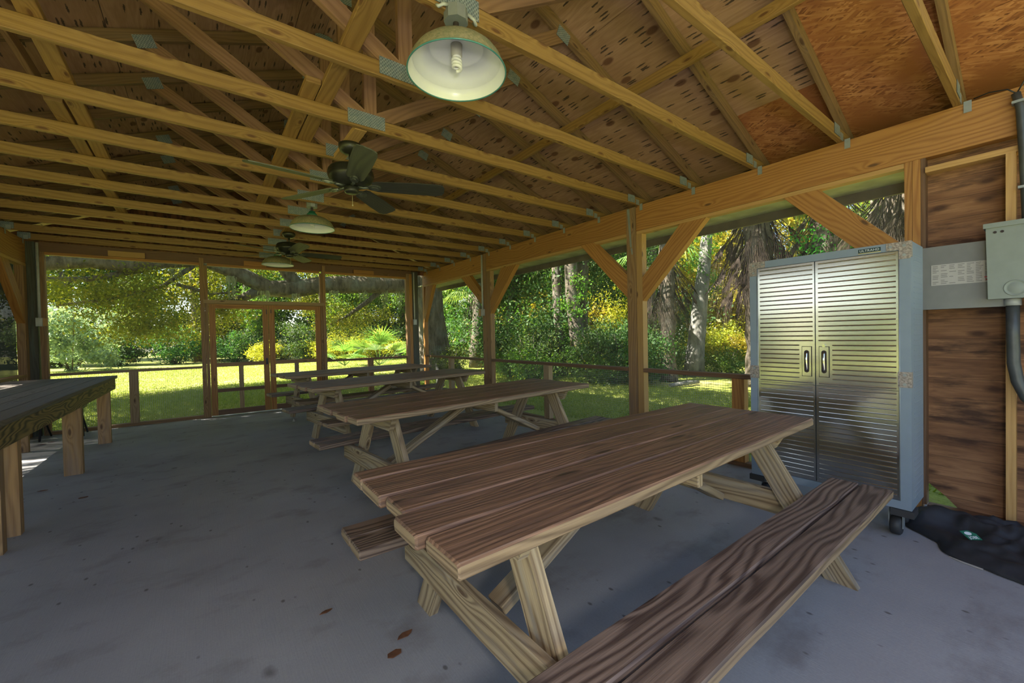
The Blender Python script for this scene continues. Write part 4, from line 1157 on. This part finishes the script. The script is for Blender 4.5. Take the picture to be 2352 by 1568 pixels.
# small litter on the floor
rr = random.Random(8)
for i, (x, y) in enumerate([(.62, 1.72), (.70, 1.80), (-1.35, 5.5), (-1.25, 5.7), (-1.75, 8.45), (-1.82, 8.35), (-.9, 5.2), (.45, 2.2)]):
    mb = MB(780+i); a = rr.uniform(0, 6); s = rr.uniform(.015, .035)
    pts = [(x+s*math.cos(a+k*PI/3)*(1 if k % 3 else 1.9), y+s*.6*math.sin(a+k*PI/3), .002) for k in range(6)]
    mb.prism(pts, (0, 0, .003), (1, 0, 0))
    tag(mb.build('dry_leaf', M['leafbit']), ['dry brown leaf on the concrete left of the nearest table', 'dry brown leaf bits by the workbench legs'][2 <= i <= 6 and 1 or 0], 'leaf', 'dry leaves on the floor')
mb = MB(790); mb.prism([(1.13, 7.62, 0), (1.17, 7.63, 0), (1.15, 7.62, .05)], (0, .03, 0), (0, 0, 1))
tag(mb.build('wood_chip', M['paper']), 'small pale chip on the floor before the screen doors', 'chip')

# ================================================================== outdoors
def leaves(name, centers, n, size, seed, mat, sig=.28, parent=None, flat=.6, loc=None, aspect=.5):
    """n single leaves scattered round twig centres, one mesh"""
    r = np.random.default_rng(seed); c = np.array(centers, float)
    idx = r.integers(0, len(c), n)
    p = c[idx]+r.normal(0, 1, (n, 3))*np.array([sig, sig, sig*.7])
    a = r.normal(0, 1, (n, 3)); a[:, 2] -= .3; a /= np.linalg.norm(a, axis=1)[:, None]
    b = r.normal(0, 1, (n, 3)); b[:, 2] *= flat; b -= a*np.sum(a*b, 1)[:, None]; b /= np.linalg.norm(b, axis=1)[:, None]
    k = np.cross(a, b)
    s = size*r.uniform(.6, 1.3, n)[:, None]
    v = np.empty((n, 4, 3))
    v[:, 0] = p-a*s*.5; v[:, 1] = p+b*s*aspect*.5+k*s*.08; v[:, 2] = p+a*s*.5; v[:, 3] = p-b*s*aspect*.5+k*s*.08
    me = bpy.data.meshes.new(name)
    me.vertices.add(n*4); me.vertices.foreach_set('co', v.reshape(-1))
    me.loops.add(n*4); me.loops.foreach_set('vertex_index', np.arange(n*4, dtype=np.int32))
    me.polygons.add(n); me.polygons.foreach_set('loop_start', np.arange(0, n*4, 4, dtype=np.int32))
    me.polygons.foreach_set('loop_total', np.full(n, 4, dtype=np.int32))
    me.update(calc_edges=True); me.materials.append(mat)
    o = bpy.data.objects.new(name, me); C.objects.link(o)
    if parent: o.parent = parent
    if loc: o.location = loc
    return o
def ell(n, c, r, seed, shell=.45):
    """twig centres in an ellipsoid, denser near its surface"""
    q = np.random.default_rng(seed); d = q.normal(0, 1, (n, 3)); d /= np.linalg.norm(d, axis=1)[:, None]
    rad = q.uniform(shell, 1, n)[:, None]
    return (np.array(c)+d*rad*np.array(r)).tolist()

# --- the big live oak beyond the far wall
oak = thing('live_oak', 'huge live oak with a long horizontal limb beyond the far screens', 'tree', (7.35, 15.0, -.06))
def L3(pts): return [V(p)-V(oak.location) for p in pts]
mb = MB(800)
mb.tube(L3([(7.45, 15, -.08), (7.4, 15, .25), (7.3, 15, 1.0), (7.2, 15, 2.2), (7.1, 15, 3.4), (6.9, 15, 4.6), (6.9, 15.2, 6.5)]), [1.0, .78, .62, .56, .58, .5, .38], 20, rough=.05)
mb.build('trunk', M['bark'], oak)
limbs = [([(7.1, 15, 3.5), (6.2, 15, 3.42), (5.2, 15, 3.32), (4.2, 15.1, 3.28), (3.2, 15.2, 3.22), (2.4, 15.2, 3.02), (1.7, 15.2, 3.02), (1.2, 15.1, 3.25), (.6, 15, 3.55), (0, 15, 3.75), (-.8, 15, 3.62), (-1.6, 15, 3.45), (-2.4, 15, 3.5), (-3.3, 14.9, 3.3), (-5, 14.6, 3.3), (-7.5, 14.2, 3.7)], [.42, .38, .33, .31, .28, .29, .26, .24, .23, .2, .19, .19, .18, .17, .15, .1]),
         ([(1.6, 15.2, 3.05), (1.0, 15.3, 2.7), (.3, 15.5, 2.5)], [.18, .12, .06]),
         ([(2.6, 15.2, 3.1), (2.2, 15.2, 3.6), (1.6, 15.4, 4.6), (.5, 15.6, 5.6)], [.2, .2, .16, .1]),
         ([(5.6, 15, 3.4), (4.9, 15.2, 2.75), (4.2, 15.4, 2.2), (3.6, 15.6, 1.85)], [.12, .09, .06, .03]),
         ([(-.2, 15, 3.55), (-.9, 15.2, 2.95), (-2.0, 15.4, 2.55), (-3.0, 15.3, 2.35)], [.07, .055, .045, .03]),
         ([(-.6, 15, 3.0), (0.2, 15.0, 2.75), (.9, 15, 2.85)], [.05, .04, .02]),
         ([(-1.2, 15.1, 3.4), (-2.4, 15.3, 3.05), (-3.8, 15.4, 3.0)], [.09, .07, .04]),
         ([(6.9, 15, 4.4), (5.2, 13.8, 5.6), (3, 12.5, 6.8), (.5, 11.5, 7.6)], [.3, .24, .18, .1]),
         ([(6.9, 15, 4.8), (9, 14.5, 6.2), (11, 14, 7.5)], [.28, .2, .1])]
for i, (p, r) in enumerate(limbs):
    mb = MB(801+i); mb.tube(L3(p), r, 12, rough=.06); mb.build('limb', M['bark'], oak)
cl = []
cl += ell(90, (-1.6, 15.2, 2.7), (2.4, 1.6, .75), 1, .2)+ell(50, (-1.2, 15.2, 1.75), (1.7, 1.2, .5), 2, .1)
cl += ell(30, (1.0, 15.8, 3.9), (2.0, 1.5, .8), 3, .2)+ell(55, (3.6, 15.8, 4.1), (2.6, 1.4, .55), 4, .1)
cl += ell(34, (.5, 15.6, 2.4), (1.0, 1.2, .6), 5, .1)+ell(46, (4.4, 15.7, 2.0), (1.5, 1.2, .8), 6, .1)+ell(26, (3.2, 15.6, 2.6), (1.0, 1.0, .5), 7, .1)
cl += ell(60, (-4.5, 15.0, 3.4), (2.6, 1.8, 1.0), 8, .2)
cl = [V(p)-V(oak.location) for p in cl]
leaves('foliage', cl, 30000, .085, 11, M['oakleaf'], .20, oak)
ch = ell(110, (-5.5, 15.5, 7.6), (6, 3.6, 1.3), 13, .1)+ell(80, (-5.2, 12.2, 7.8), (5.5, 1.8, .9), 14, .1)+ell(90, (3.0, 7.5, 7.4), (2.6, 6.5, .8), 16, .1)+ell(45, (7.2, 7.5, 9.4), (2.6, 5, .8), 17, .1)+ell(70, (-3.5, 14, 7.4), (6, 3, .8), 18, .1)+ell(120, (0, 14, 7.2), (9, 4.5, 1.6), 9, .2)+ell(60, (8, 14.5, 8.2), (5, 4, 2.0), 10, .2)  # oak crown with unseen leaf patches added to shade lawn and palms
ch = [V(p)-V(oak.location) for p in ch]
leaves('crown_and_shade_foliage', ch, 82000, .18, 12, M['oakleaf'], .5, oak)
mb = MB(815); q = random.Random(15)
def moss(mb, x, y, z, L, n=14, w=.14):
    for i in range(n):
        a = x+q.uniform(-w, w); b = y+q.uniform(-w, w); l = L*q.uniform(.5, 1); e = q.uniform(.008, .02)
        p0 = V((a, b, z)); pts = [p0]
        for k in range(1, 5): pts.append(p0+V((q.uniform(-.04, .04), q.uniform(-.04, .04), -l*k/4)))
        for k in range(4):
            f0 = e*(1-k/4.5); f1 = e*(1-(k+1)/4.5)
            mb.quad(pts[k]+V((f0, 0, 0)), pts[k]-V((f0, 0, 0)), pts[k+1]-V((f1, 0, 0)), pts[k+1]+V((f1, 0, 0)))
for (x, z, l) in [(5.9, 3.2, .9), (5.3, 3.1, .8), (4.6, 3.05, .5), (3.6, 3.0, .45), (2.4, 2.85, .35), (1.5, 2.9, .5), (.7, 3.3, .9), (-.6, 3.4, .4), (6.4, 3.2, .6)]:
    moss(mb, x-oak.location.x, 14.9-15, z+.06, l)
mb.build('spanish_moss', M['moss'], oak)

# --- small unseen oak, added to dapple the sun on the left side
lo = thing('live_oak', 'unseen live oak added to dapple the sunlight left of the pavilion', 'tree', (-7.8, 6.5, -.06))
mb = MB(820); mb.tube([(0, 0, 0), (.1, 0, 1.5), (.2, .1, 3.2), (0, .2, 5.2)], [.5, .36, .32, .2], 14, rough=.05); mb.build('trunk', M['bark'], lo)
for i, p in enumerate([[(.2, .1, 3.2), (1.5, .5, 4.4), (2.8, 1.0, 5.4)], [(.1, .1, 3.6), (-1.4, -.6, 4.8), (-2.6, -1, 5.6)], [(0, .2, 4.6), (.6, -1.4, 5.6), (1.2, -3, 6.2)]]):
    mb = MB(821+i); mb.tube(p, [.2, .13, .05], 10, rough=.05); mb.build('limb', M['bark'], lo)
leaves('foliage', ell(150, (.2, .3, 6.2), (3.6, 5.5, 1.6), 20, .2), 15000, .17, 21, M['oakleaf'], .42, lo)

# --- generic trees and shrubs: a few of each modelled, then copied
def make_tree(seed, H, R, mat, n, leaf, trunk_r=.22, bm_='bark'):
    t = thing('woodland_tree', '', 'tree')
    r = random.Random(seed)
    mb = MB(seed); mb.tube([(0, 0, -.1), (r.uniform(-.2, .2), r.uniform(-.2, .2), H*.3), (r.uniform(-.4, .4), r.uniform(-.4, .4), H*.6), (r.uniform(-.6, .6), 0, H*.9)], [trunk_r*1.4, trunk_r, trunk_r*.8, trunk_r*.3], 10, rough=.06)
    mb.build('trunk', M[bm_], t)
    cl = []
    for i in range(7):
        a = r.uniform(0, 6.28); rr_ = R*r.uniform(.1, .65); z = H*r.uniform(.12, .92)
        cl += ell(16, (rr_*math.cos(a), rr_*math.sin(a), z), (R*.5, R*.5, H*.13), seed*10+i, .3)
    leaves('foliage', cl, n, leaf, seed, M[mat], .38, t)
    return t
def make_shrub(seed, R, H, mat, n, leaf, name='shrub'):
    t = thing(name, '', 'shrub')
    r = random.Random(seed)
    mb = MB(seed)
    for i in range(6):
        a = r.uniform(0, 6.28); mb.tube([(.1*math.cos(a), .1*math.sin(a), -.05), (R*.4*math.cos(a), R*.4*math.sin(a), H*.5), (R*.6*math.cos(a), R*.6*math.sin(a), H*.85)], [.03, .02, .008], 6)
    mb.build('stem', M['bark'], t)
    leaves('foliage', ell(60, (0, 0, H*.48), (R, R, H*.5), seed, .35), n, leaf, seed, M[mat], .2, t)
    return t
HID = V((0, 0, 0))
protos = {}
def place(kind, maker, spots, label, group):
    """first spot uses the model itself, later spots are copies"""
    for i, (x, y, s, rz) in enumerate(spots):
        if kind not in protos:
            o = maker(); protos[kind] = o; o.location = (x, y, -.06); o.rotation_euler = (0, 0, rz); o.scale = (s, s, s)
        else: o = dup(protos[kind], (x, y, -.06), rz, None, None, (s, s, s))
        o['label'] = label; o['group'] = group
q = random.Random(77)
def spots(lst, s0=.85, s1=1.2): return [(x+q.uniform(-.4, .4), y+q.uniform(-.4, .4), q.uniform(s0, s1), q.uniform(0, 6.28)) for x, y in lst]
# far woods behind the lawn
place('ta', lambda: make_tree(31, 11, 3.6, 'woodleaf', 15000, .21), spots([(-18, 38), (-11, 41), (-4, 40), (3, 38), (10, 36), (16, 33), (22, 29)]), 'tall dense tree in the woodland edge beyond the lawn', 'woodland edge beyond the lawn')
place('ta', None, spots([(6.5, 30), (9.5, 30.5), (13, 27), (3.2, 33.5), (17, 24)], .8, 1.0), 'dense tree in the woodland edge behind the palmetto clumps', 'woodland behind the palmettos')
place('tb', lambda: make_tree(32, 9, 3.2, 'oakleaf', 13000, .2), spots([(-14.5, 41), (-7.5, 38), (-.5, 36), (6.5, 34), (13, 31), (19, 27), (-24, 40)]), 'lighter green tree in the woodland edge beyond the lawn', 'lighter trees beyond the lawn')
place('tc', lambda: make_tree(33, 14, 4.5, 'shrubleaf', 16000, .26), spots([(-20, 47), (-9, 49), (1, 47), (11, 43), (20, 39), (28, 32), (31, 24)], 1.0, 1.3), 'dark tall tree at the back of the woodland beyond the lawn', 'dark trees behind the woodland edge')
# undergrowth at the edge of the lawn
place('sa', lambda: make_shrub(41, 1.6, 2.3, 'shrubleaf', 7000, .13), spots([(-1.5, 34), (1.5, 33), (4.5, 31.5), (-4.0, 35), (7.5, 29.5), (10, 27.5), (13.5, 25.5), (5.6, 29.0), (9.0, 28.3), (2.8, 31.8)]), 'dark green undergrowth shrub at the far edge of the lawn', 'undergrowth at the far edge of the lawn')
place('sb', lambda: make_shrub(42, 1.5, 1.7, 'yellowleaf', 6000, .12), spots([(6.0, 28.0), (8.4, 26.5), (3.2, 30.5)]), 'yellow-green shrub at the far edge of the lawn', 'yellow shrubs at the far edge of the lawn')
o = make_shrub(43, 2.6, 3.5, 'silverleaf', 13000, .16); o.location = (-5.6, 31, -.06)
tag(o, 'big silvery grey-green bush on the far lawn at left', 'bush')
# thicket beyond the right-hand screens
place('sc', lambda: make_shrub(44, 1.15, 1.9, 'shrubleaf', 7500, .095), spots([(9.6, 8.2), (10.6, 10.6), (9.0, 10.6), (11.4, 9.6), (12.6, 10.4), (10.6, 12.6), (9.6, 13.4), (12.2, 13.4), (14.2, 9.4), (11.6, 8.9)], .55, 1.0)+spots([(15.2, 5.4), (13.2, 3.4), (14.0, 1.8)], .5, .8)+spots([(11.4, 7.8), (10.4, 8.4), (9.6, 6.9)], .75, .95), 'dense dark green shrub in the thicket beyond the right-hand screens', 'thicket beyond the right-hand screens')
place('sd', lambda: make_shrub(45, .8, 1.1, 'woodleaf', 4200, .08), spots([(8.7, 8.2), (9.2, 7.3), (8.2, 9.6), (8.4, 11.4), (8.6, 12.6), (13.4, 6.0), (12.2, 4.0), (7.6, 14.0)], .6, 1.1), 'low light green bush at the foot of the right-hand thicket', 'low bushes along the right-hand thicket')
place('td', lambda: make_tree(34, 8.5, 2.4, 'shrubleaf', 12000, .13, .2), spots([(11.6, 12.2), (15.4, 10.6), (11.2, 14.6), (10.6, 16.0), (16.2, 3.0), (10.4, 9.4)]), 'leafy tree rising out of the right-hand thicket', 'trees in the right-hand thicket')
place('te', lambda: make_tree(35, 10, 3.4, 'yellowleaf', 12000, .2, .2), spots([(17.5, 12.6), (18.5, 17), (19.5, 8.8), (16, 21), (24, 3), (22, 10.5)]), 'sunlit yellow-green tree behind the right-hand thicket', 'sunlit trees behind the right-hand thicket')
place('tb', None, spots([(18.5, 14.5), (15.5, 17), (21, 4.6)]), 'light green tree between the thicket and the sunlit trees', 'light trees behind the right-hand thicket')
place('tc', None, spots([(27, 14), (25, 20), (29, 6), (27, -1)], 1.0, 1.2), 'dark tall tree far behind the right-hand thicket', 'dark trees behind the right-hand thicket')
# woods on the left and behind, seen only in reflections
place('ta', None, spots([(-20, 15), (-24, 4), (-16, 21), (-21, 27)], 1.0, 1.2), 'tall tree far off to the left of the pavilion', 'trees left of the pavilion')

place('sa', None, spots([(-12.5, 19), (-13, 15), (-12.2, 11.5), (-13, 8), (-12.4, 4.5), (-13, 1), (-12.6, -3)], 1.0, 1.3), 'dark green shrub along the left edge of the lawn', 'shrubs along the left edge of the lawn')
place('sb', None, spots([(16.8, 7.6), (17.6, 8.6), (18.6, 9.2), (15.2, 12.6)], .9, 1.2), 'yellow-green bush in the sunlit gap behind the right-hand thicket', 'yellow bushes behind the right-hand thicket')
# single trunks in the thicket
def trunk(lab, pts, r, m, seed, vine=None):
    t = thing('tree_trunk', lab, 'tree trunk', pts[0])
    mb = MB(seed); mb.tube([V(p)-V(pts[0]) for p in pts], r, 16, rough=.05); mb.build('bark', M[m], t)
    if vine:
        c = []
        for (a, b, n) in vine:
            for i in range(n):
                f = a+(b-a)*i/n; k = f*(len(pts)-1); j = min(int(k), len(pts)-2)
                p = V(pts[j]).lerp(V(pts[j+1]), k-j)-V(pts[0])
                an = q.uniform(0, 6.28); c.append(p+V((math.cos(an)*r[0]*1.1, math.sin(an)*r[0]*1.1, 0)))
        leaves('vine', c, 1500, .10, seed, M['vine'], .14, t)
    return t
trunk('pale leaning trunk wrapped with vines beyond the right-hand rail', [(12.4, 6.95, -.1), (12.45, 6.9, .8), (12.65, 6.85, 2.2), (12.85, 6.8, 3.4), (13.0, 6.7, 5.2), (13.2, 6.6, 7.5)], [.33, .27, .23, .19, .15, .12], 'palebark', 850, [(.45, .95, 40)])
trunk('right one of two grey trunks in the middle right-hand bay', [(9.9, 9.45, -.1), (9.85, 9.5, .9), (9.7, 9.6, 2.6), (9.65, 9.6, 4.5), (9.6, 9.6, 7.5)], [.34, .26, .22, .2, .12], 'palmbark', 851, [(.1, .6, 14)])
trunk('left one of two grey trunks in the middle right-hand bay', [(9.75, 10.2, -.1), (9.7, 10.2, 1.2), (9.62, 10.25, 3.0), (9.6, 10.3, 6.5)], [.2, .17, .15, .1], 'palmbark', 852)
trunk('dark trunk just right of the big oak, seen through the far bay', [(9.7, 15.6, -.1), (9.75, 15.6, 1.0), (9.85, 15.6, 2.5), (9.95, 15.6, 6)], [.36, .28, .26, .2], 'bark', 853)
trunk('stubby sunlit trunk left of the pale leaning trunk', [(11.9, 7.7, -.1), (11.95, 7.7, .6), (12.0, 7.7, 1.2)], [.25, .2, .17], 'palmbark', 854)

# palms
def frond(mb, base, d, L, wid, n, droop, q, lw=.022):
    """fan leaf: stalk plus folded leaflets"""
    d = V(d).normalized(); side = d.cross(V((0, 0, 1)));
    if side.length < .05: side = V((1, 0, 0))
    side.normalize(); up = side.cross(d)
    tip = V(base)+d*L*.5
    mb.tube([base, V(base)+d*L*.25+V((0, 0, -droop*.02)), tip], [.014, .011, .008], 5)
    for i in range(n):
        a = -wid+2*wid*i/(n-1)
        ld = (d*math.cos(a)+side*math.sin(a)).normalized()
        l = L*.55*(1-.25*abs(a)/wid)*q.uniform(.85, 1.1); w = lw*L
        m1 = tip+ld*l*.5+up*.02-V((0, 0, droop*l*.12)); e = tip+ld*l-V((0, 0, droop*l*.55))
        c = ld.cross(up).normalized()*w
        mb.quad(tip-c*.3, m1-c, m1+c*.2+up*.01, tip+c*.2); mb.quad(m1-c, e, e, m1+c*.2)
def palmetto(lab, x, y, n, L, seed, grp=None):
    t = thing('saw_palmetto', lab, 'palmetto', (x, y, -.06)); q2 = random.Random(seed)
    for i in range(n):
        a = 2*PI*i/n+q2.uniform(-.3, .3); e = q2.uniform(.35, 1.3)
        mb = MB(seed+i); frond(mb, V((0, 0, .05)), (math.cos(a)*math.cos(e), math.sin(a)*math.cos(e), math.sin(e)), L*q2.uniform(.8, 1.1), 1.2, 17, .5, q2)
        mb.build('frond', M['palm'], t)
    if grp: t['group'] = grp
    return t
palmetto('bright saw palmetto clump beyond the right far screen', 7.0, 20.5, 15, 2.5, 900)
palmetto('saw palmetto at the left of the bright clump', 5.6, 21.5, 12, 1.9, 920)
palmetto('dark saw palmetto inside the middle right-hand thicket', 9.0, 10.9, 11, 1.3, 940)
palmetto('small saw palmetto near the pale leaning trunk', 13.0, 5.6, 9, .8, 955)
def sabal(lab, x, y, H, seed, nd=46, r=.22, live=16, vine=False, skirt=(.45, 1.0), dl=1.35):
    t = thing('cabbage_palm', lab, 'palm', (x, y, -.06)); q2 = random.Random(seed)
    mb = MB(seed); n = 14
    mb.tube([(q2.uniform(-.04, .04), q2.uniform(-.04, .04), H*k/n) for k in range(n+1)], [r*(1.25 if k == 0 else 1) for k in range(n+1)], 12, rough=.12); mb.build('trunk', M['palmbark'], t)
    mb = MB(seed+1)
    for i in range(nd):
        a = q2.uniform(0, 6.28); z = H*q2.uniform(*skirt); e = q2.uniform(-1.45, -.75)
        frond(mb, V((math.cos(a)*r, math.sin(a)*r, z)), (math.cos(a)*math.cos(e), math.sin(a)*math.cos(e), math.sin(e)), dl*q2.uniform(.7, 1.1), .55, 15, 1.7, q2, .0045)
    mb.build('dead_frond_skirt', M['deadpalm'], t)
    mb = MB(seed+2)
    for i in range(live):
        a = 2*PI*i/live+q2.uniform(-.2, .2); e = q2.uniform(-.3, 1.3)
        frond(mb, V((0, 0, H)), (math.cos(a)*math.cos(e), math.sin(a)*math.cos(e), math.sin(e)), 2.0*q2.uniform(.85, 1.1), 1.25, 19, .8, q2)
    mb.build('crown', M['palm'], t)
    if vine:
        c = [(math.cos(i)*r*1.6, math.sin(i)*r*1.6, H*(.3+.5*i/30)) for i in range(30)]
        leaves('vine', c, 3500, .09, seed, M['vine'], .2, t)
    return t
sabal('cabbage palm with brown skirt left of the pale leaning trunk', 10.6, 6.7, 3.9, 960, 40, .2, skirt=(.62, 1.0))
sabal('cabbage palm with a big brown skirt above the steel cabinet', 11.2, 4.55, 4.6, 970, 110, .3, skirt=(.62, 1.0), dl=1.5)
sabal('vine-covered cabbage palm behind the knee brace', 11.6, 3.2, 4.6, 980, 50, .3, vine=True, skirt=(.7, 1.0))
sabal('cabbage palm with hanging dead fronds at the upper right', 10.4, 1.7, 4.5, 990, 120, .3, skirt=(.72, 1.0), dl=1.5)
p = sabal('moss-hung cabbage palm in the middle right-hand bay', 11.8, 15.6, 3.3, 1000, 20, .22, skirt=(.75, 1.0))
mb = MB(1005)
for i in range(10): moss(mb, q.uniform(-.9, .9), q.uniform(-.9, .9), 3.3, 1.8, 14, .16)
mb.build('spanish_moss', M['moss'], p)
p = sabal('slim cabbage palm beside the big oak, in the farthest right-hand bay', 10.4, 17.0, 3.4, 1010, 20, .2, skirt=(.75, 1.0))

# grass blades near the pavilion
def grass(name, boxes, n, seed, lab, h=.09):
    r = np.random.default_rng(seed); P = []
    tot = sum((b[2]-b[0])*(b[3]-b[1])*b[4] for b in boxes)
    for b in boxes:
        k = int(n*(b[2]-b[0])*(b[3]-b[1])*b[4]/tot)
        P.append(np.stack([r.uniform(b[0], b[2], k), r.uniform(b[1], b[3], k), np.full(k, -.06)], 1))
    P = np.concatenate(P); n = len(P)
    a = r.uniform(0, 2*PI, n); w = .007*r.uniform(.7, 1.6, n)*1.0; hh = h*r.uniform(.4, 1.2, n)
    dx = np.stack([np.cos(a)*w, np.sin(a)*w, np.zeros(n)], 1)
    tp = P+np.stack([r.normal(0, .035, n), r.normal(0, .035, n), hh], 1)
    v = np.empty((n, 3, 3)); v[:, 0] = P-dx; v[:, 1] = P+dx; v[:, 2] = tp
    me = bpy.data.meshes.new(name)
    me.vertices.add(n*3); me.vertices.foreach_set('co', v.reshape(-1))
    me.loops.add(n*3); me.loops.foreach_set('vertex_index', np.arange(n*3, dtype=np.int32))
    me.polygons.add(n); me.polygons.foreach_set('loop_start', np.arange(0, n*3, 3, dtype=np.int32)); me.polygons.foreach_set('loop_total', np.full(n, 3, dtype=np.int32))
    me.update(calc_edges=True); me.materials.append(M['grass'])
    o = bpy.data.objects.new(name, me); C.objects.link(o)
    return tag(o, lab, 'grass', kind='stuff')
grass('grass', [(-6, 9.35, 9, 16, 1.6), (-8, 16, 12, 30, .5), (4.95, -1, 9.5, 9.35, 1.6), (-6, 0, -2.9, 9.35, .8)], 230000, 5, 'short grass blades growing on the lawn', .055)
# fallen branches by the thicket
mb = MB(1020); mb.tube([(9.4, 5.9, .0), (9.9, 5.75, .03), (10.4, 5.7, .02)], [.05, .06, .04], 8); tag(mb.build('fallen_log', M['palebark']), 'pale fallen log on the grass beyond the right-hand screen', 'log')

# ------------------------------------------------------------------ light
w = bpy.data.worlds.new('World'); bpy.context.scene.world = w; w.use_nodes = True
nt = w.node_tree; nt.nodes.clear()
sky = nt.nodes.new('ShaderNodeTexSky'); sky.sky_type = 'NISHITA'; sky.sun_disc = False
sd_ = V((-.70, .31, 1.0)).normalized()
sky.sun_elevation = math.asin(sd_.z); sky.sun_rotation = math.atan2(sd_.x, sd_.y)
sky.air_density = 1.0; sky.dust_density = 1.0; sky.ozone_density = 1.0
bg = nt.nodes.new('ShaderNodeBackground'); bg.inputs[1].default_value = .27
wo = nt.nodes.new('ShaderNodeOutputWorld')
nt.links.new(sky.outputs[0], bg.inputs[0]); nt.links.new(bg.outputs[0], wo.inputs[0])
sl = bpy.data.lights.new('sun', 'SUN'); sl.energy = 24.0; sl.angle = .009; sl.color = (1, .93, .80)
so = bpy.data.objects.new('sun', sl); C.objects.link(so)
so.rotation_euler = sd_.to_track_quat('Z', 'Y').to_euler()
tag(so, 'the sun, high beyond the left wall', 'sun')

# the photographer's flash, held just behind and above the camera: it throws the bulb and chord shadows seen overhead
fl = bpy.data.lights.new('camera_flash', 'POINT'); fl.energy = 52; fl.shadow_soft_size = .09; fl.color = (1, .96, .9)
fo = bpy.data.objects.new('camera_flash', fl); C.objects.link(fo); fo.location = (.0, -.5, 1.50)
tag(fo, 'hand-held flash just behind the camera', 'flash')

# ------------------------------------------------------------------ camera
cam = bpy.data.cameras.new('camera'); cam.sensor_width = 36; cam.sensor_fit = 'HORIZONTAL'; cam.lens = 36*941/2352
cam.clip_end = 500; cam.clip_start = .02
co = bpy.data.objects.new('camera', cam); C.objects.link(co)
Rm = [[.799624774, -.0267794313, .599902562], [-.600135783, -.000850050684, .799897693], [-.0209108578, -.999641005, -.0167510166]]
rt = V((Rm[0][0], Rm[1][0], Rm[2][0])); dn = V((Rm[0][1], Rm[1][1], Rm[2][1])); fwd = V((Rm[0][2], Rm[1][2], Rm[2][2]))
co.matrix_world = Matrix(((rt.x, -dn.x, -fwd.x, 0), (rt.y, -dn.y, -fwd.y, 0), (rt.z, -dn.z, -fwd.z, 1.37), (0, 0, 0, 1)))
sc = bpy.context.scene
sc.camera = co
sc.view_settings.view_transform = 'Standard'; sc.view_settings.look = 'None'; sc.view_settings.gamma = 1; sc.view_settings.use_curve_mapping = False
sc.view_settings.exposure = 0.4
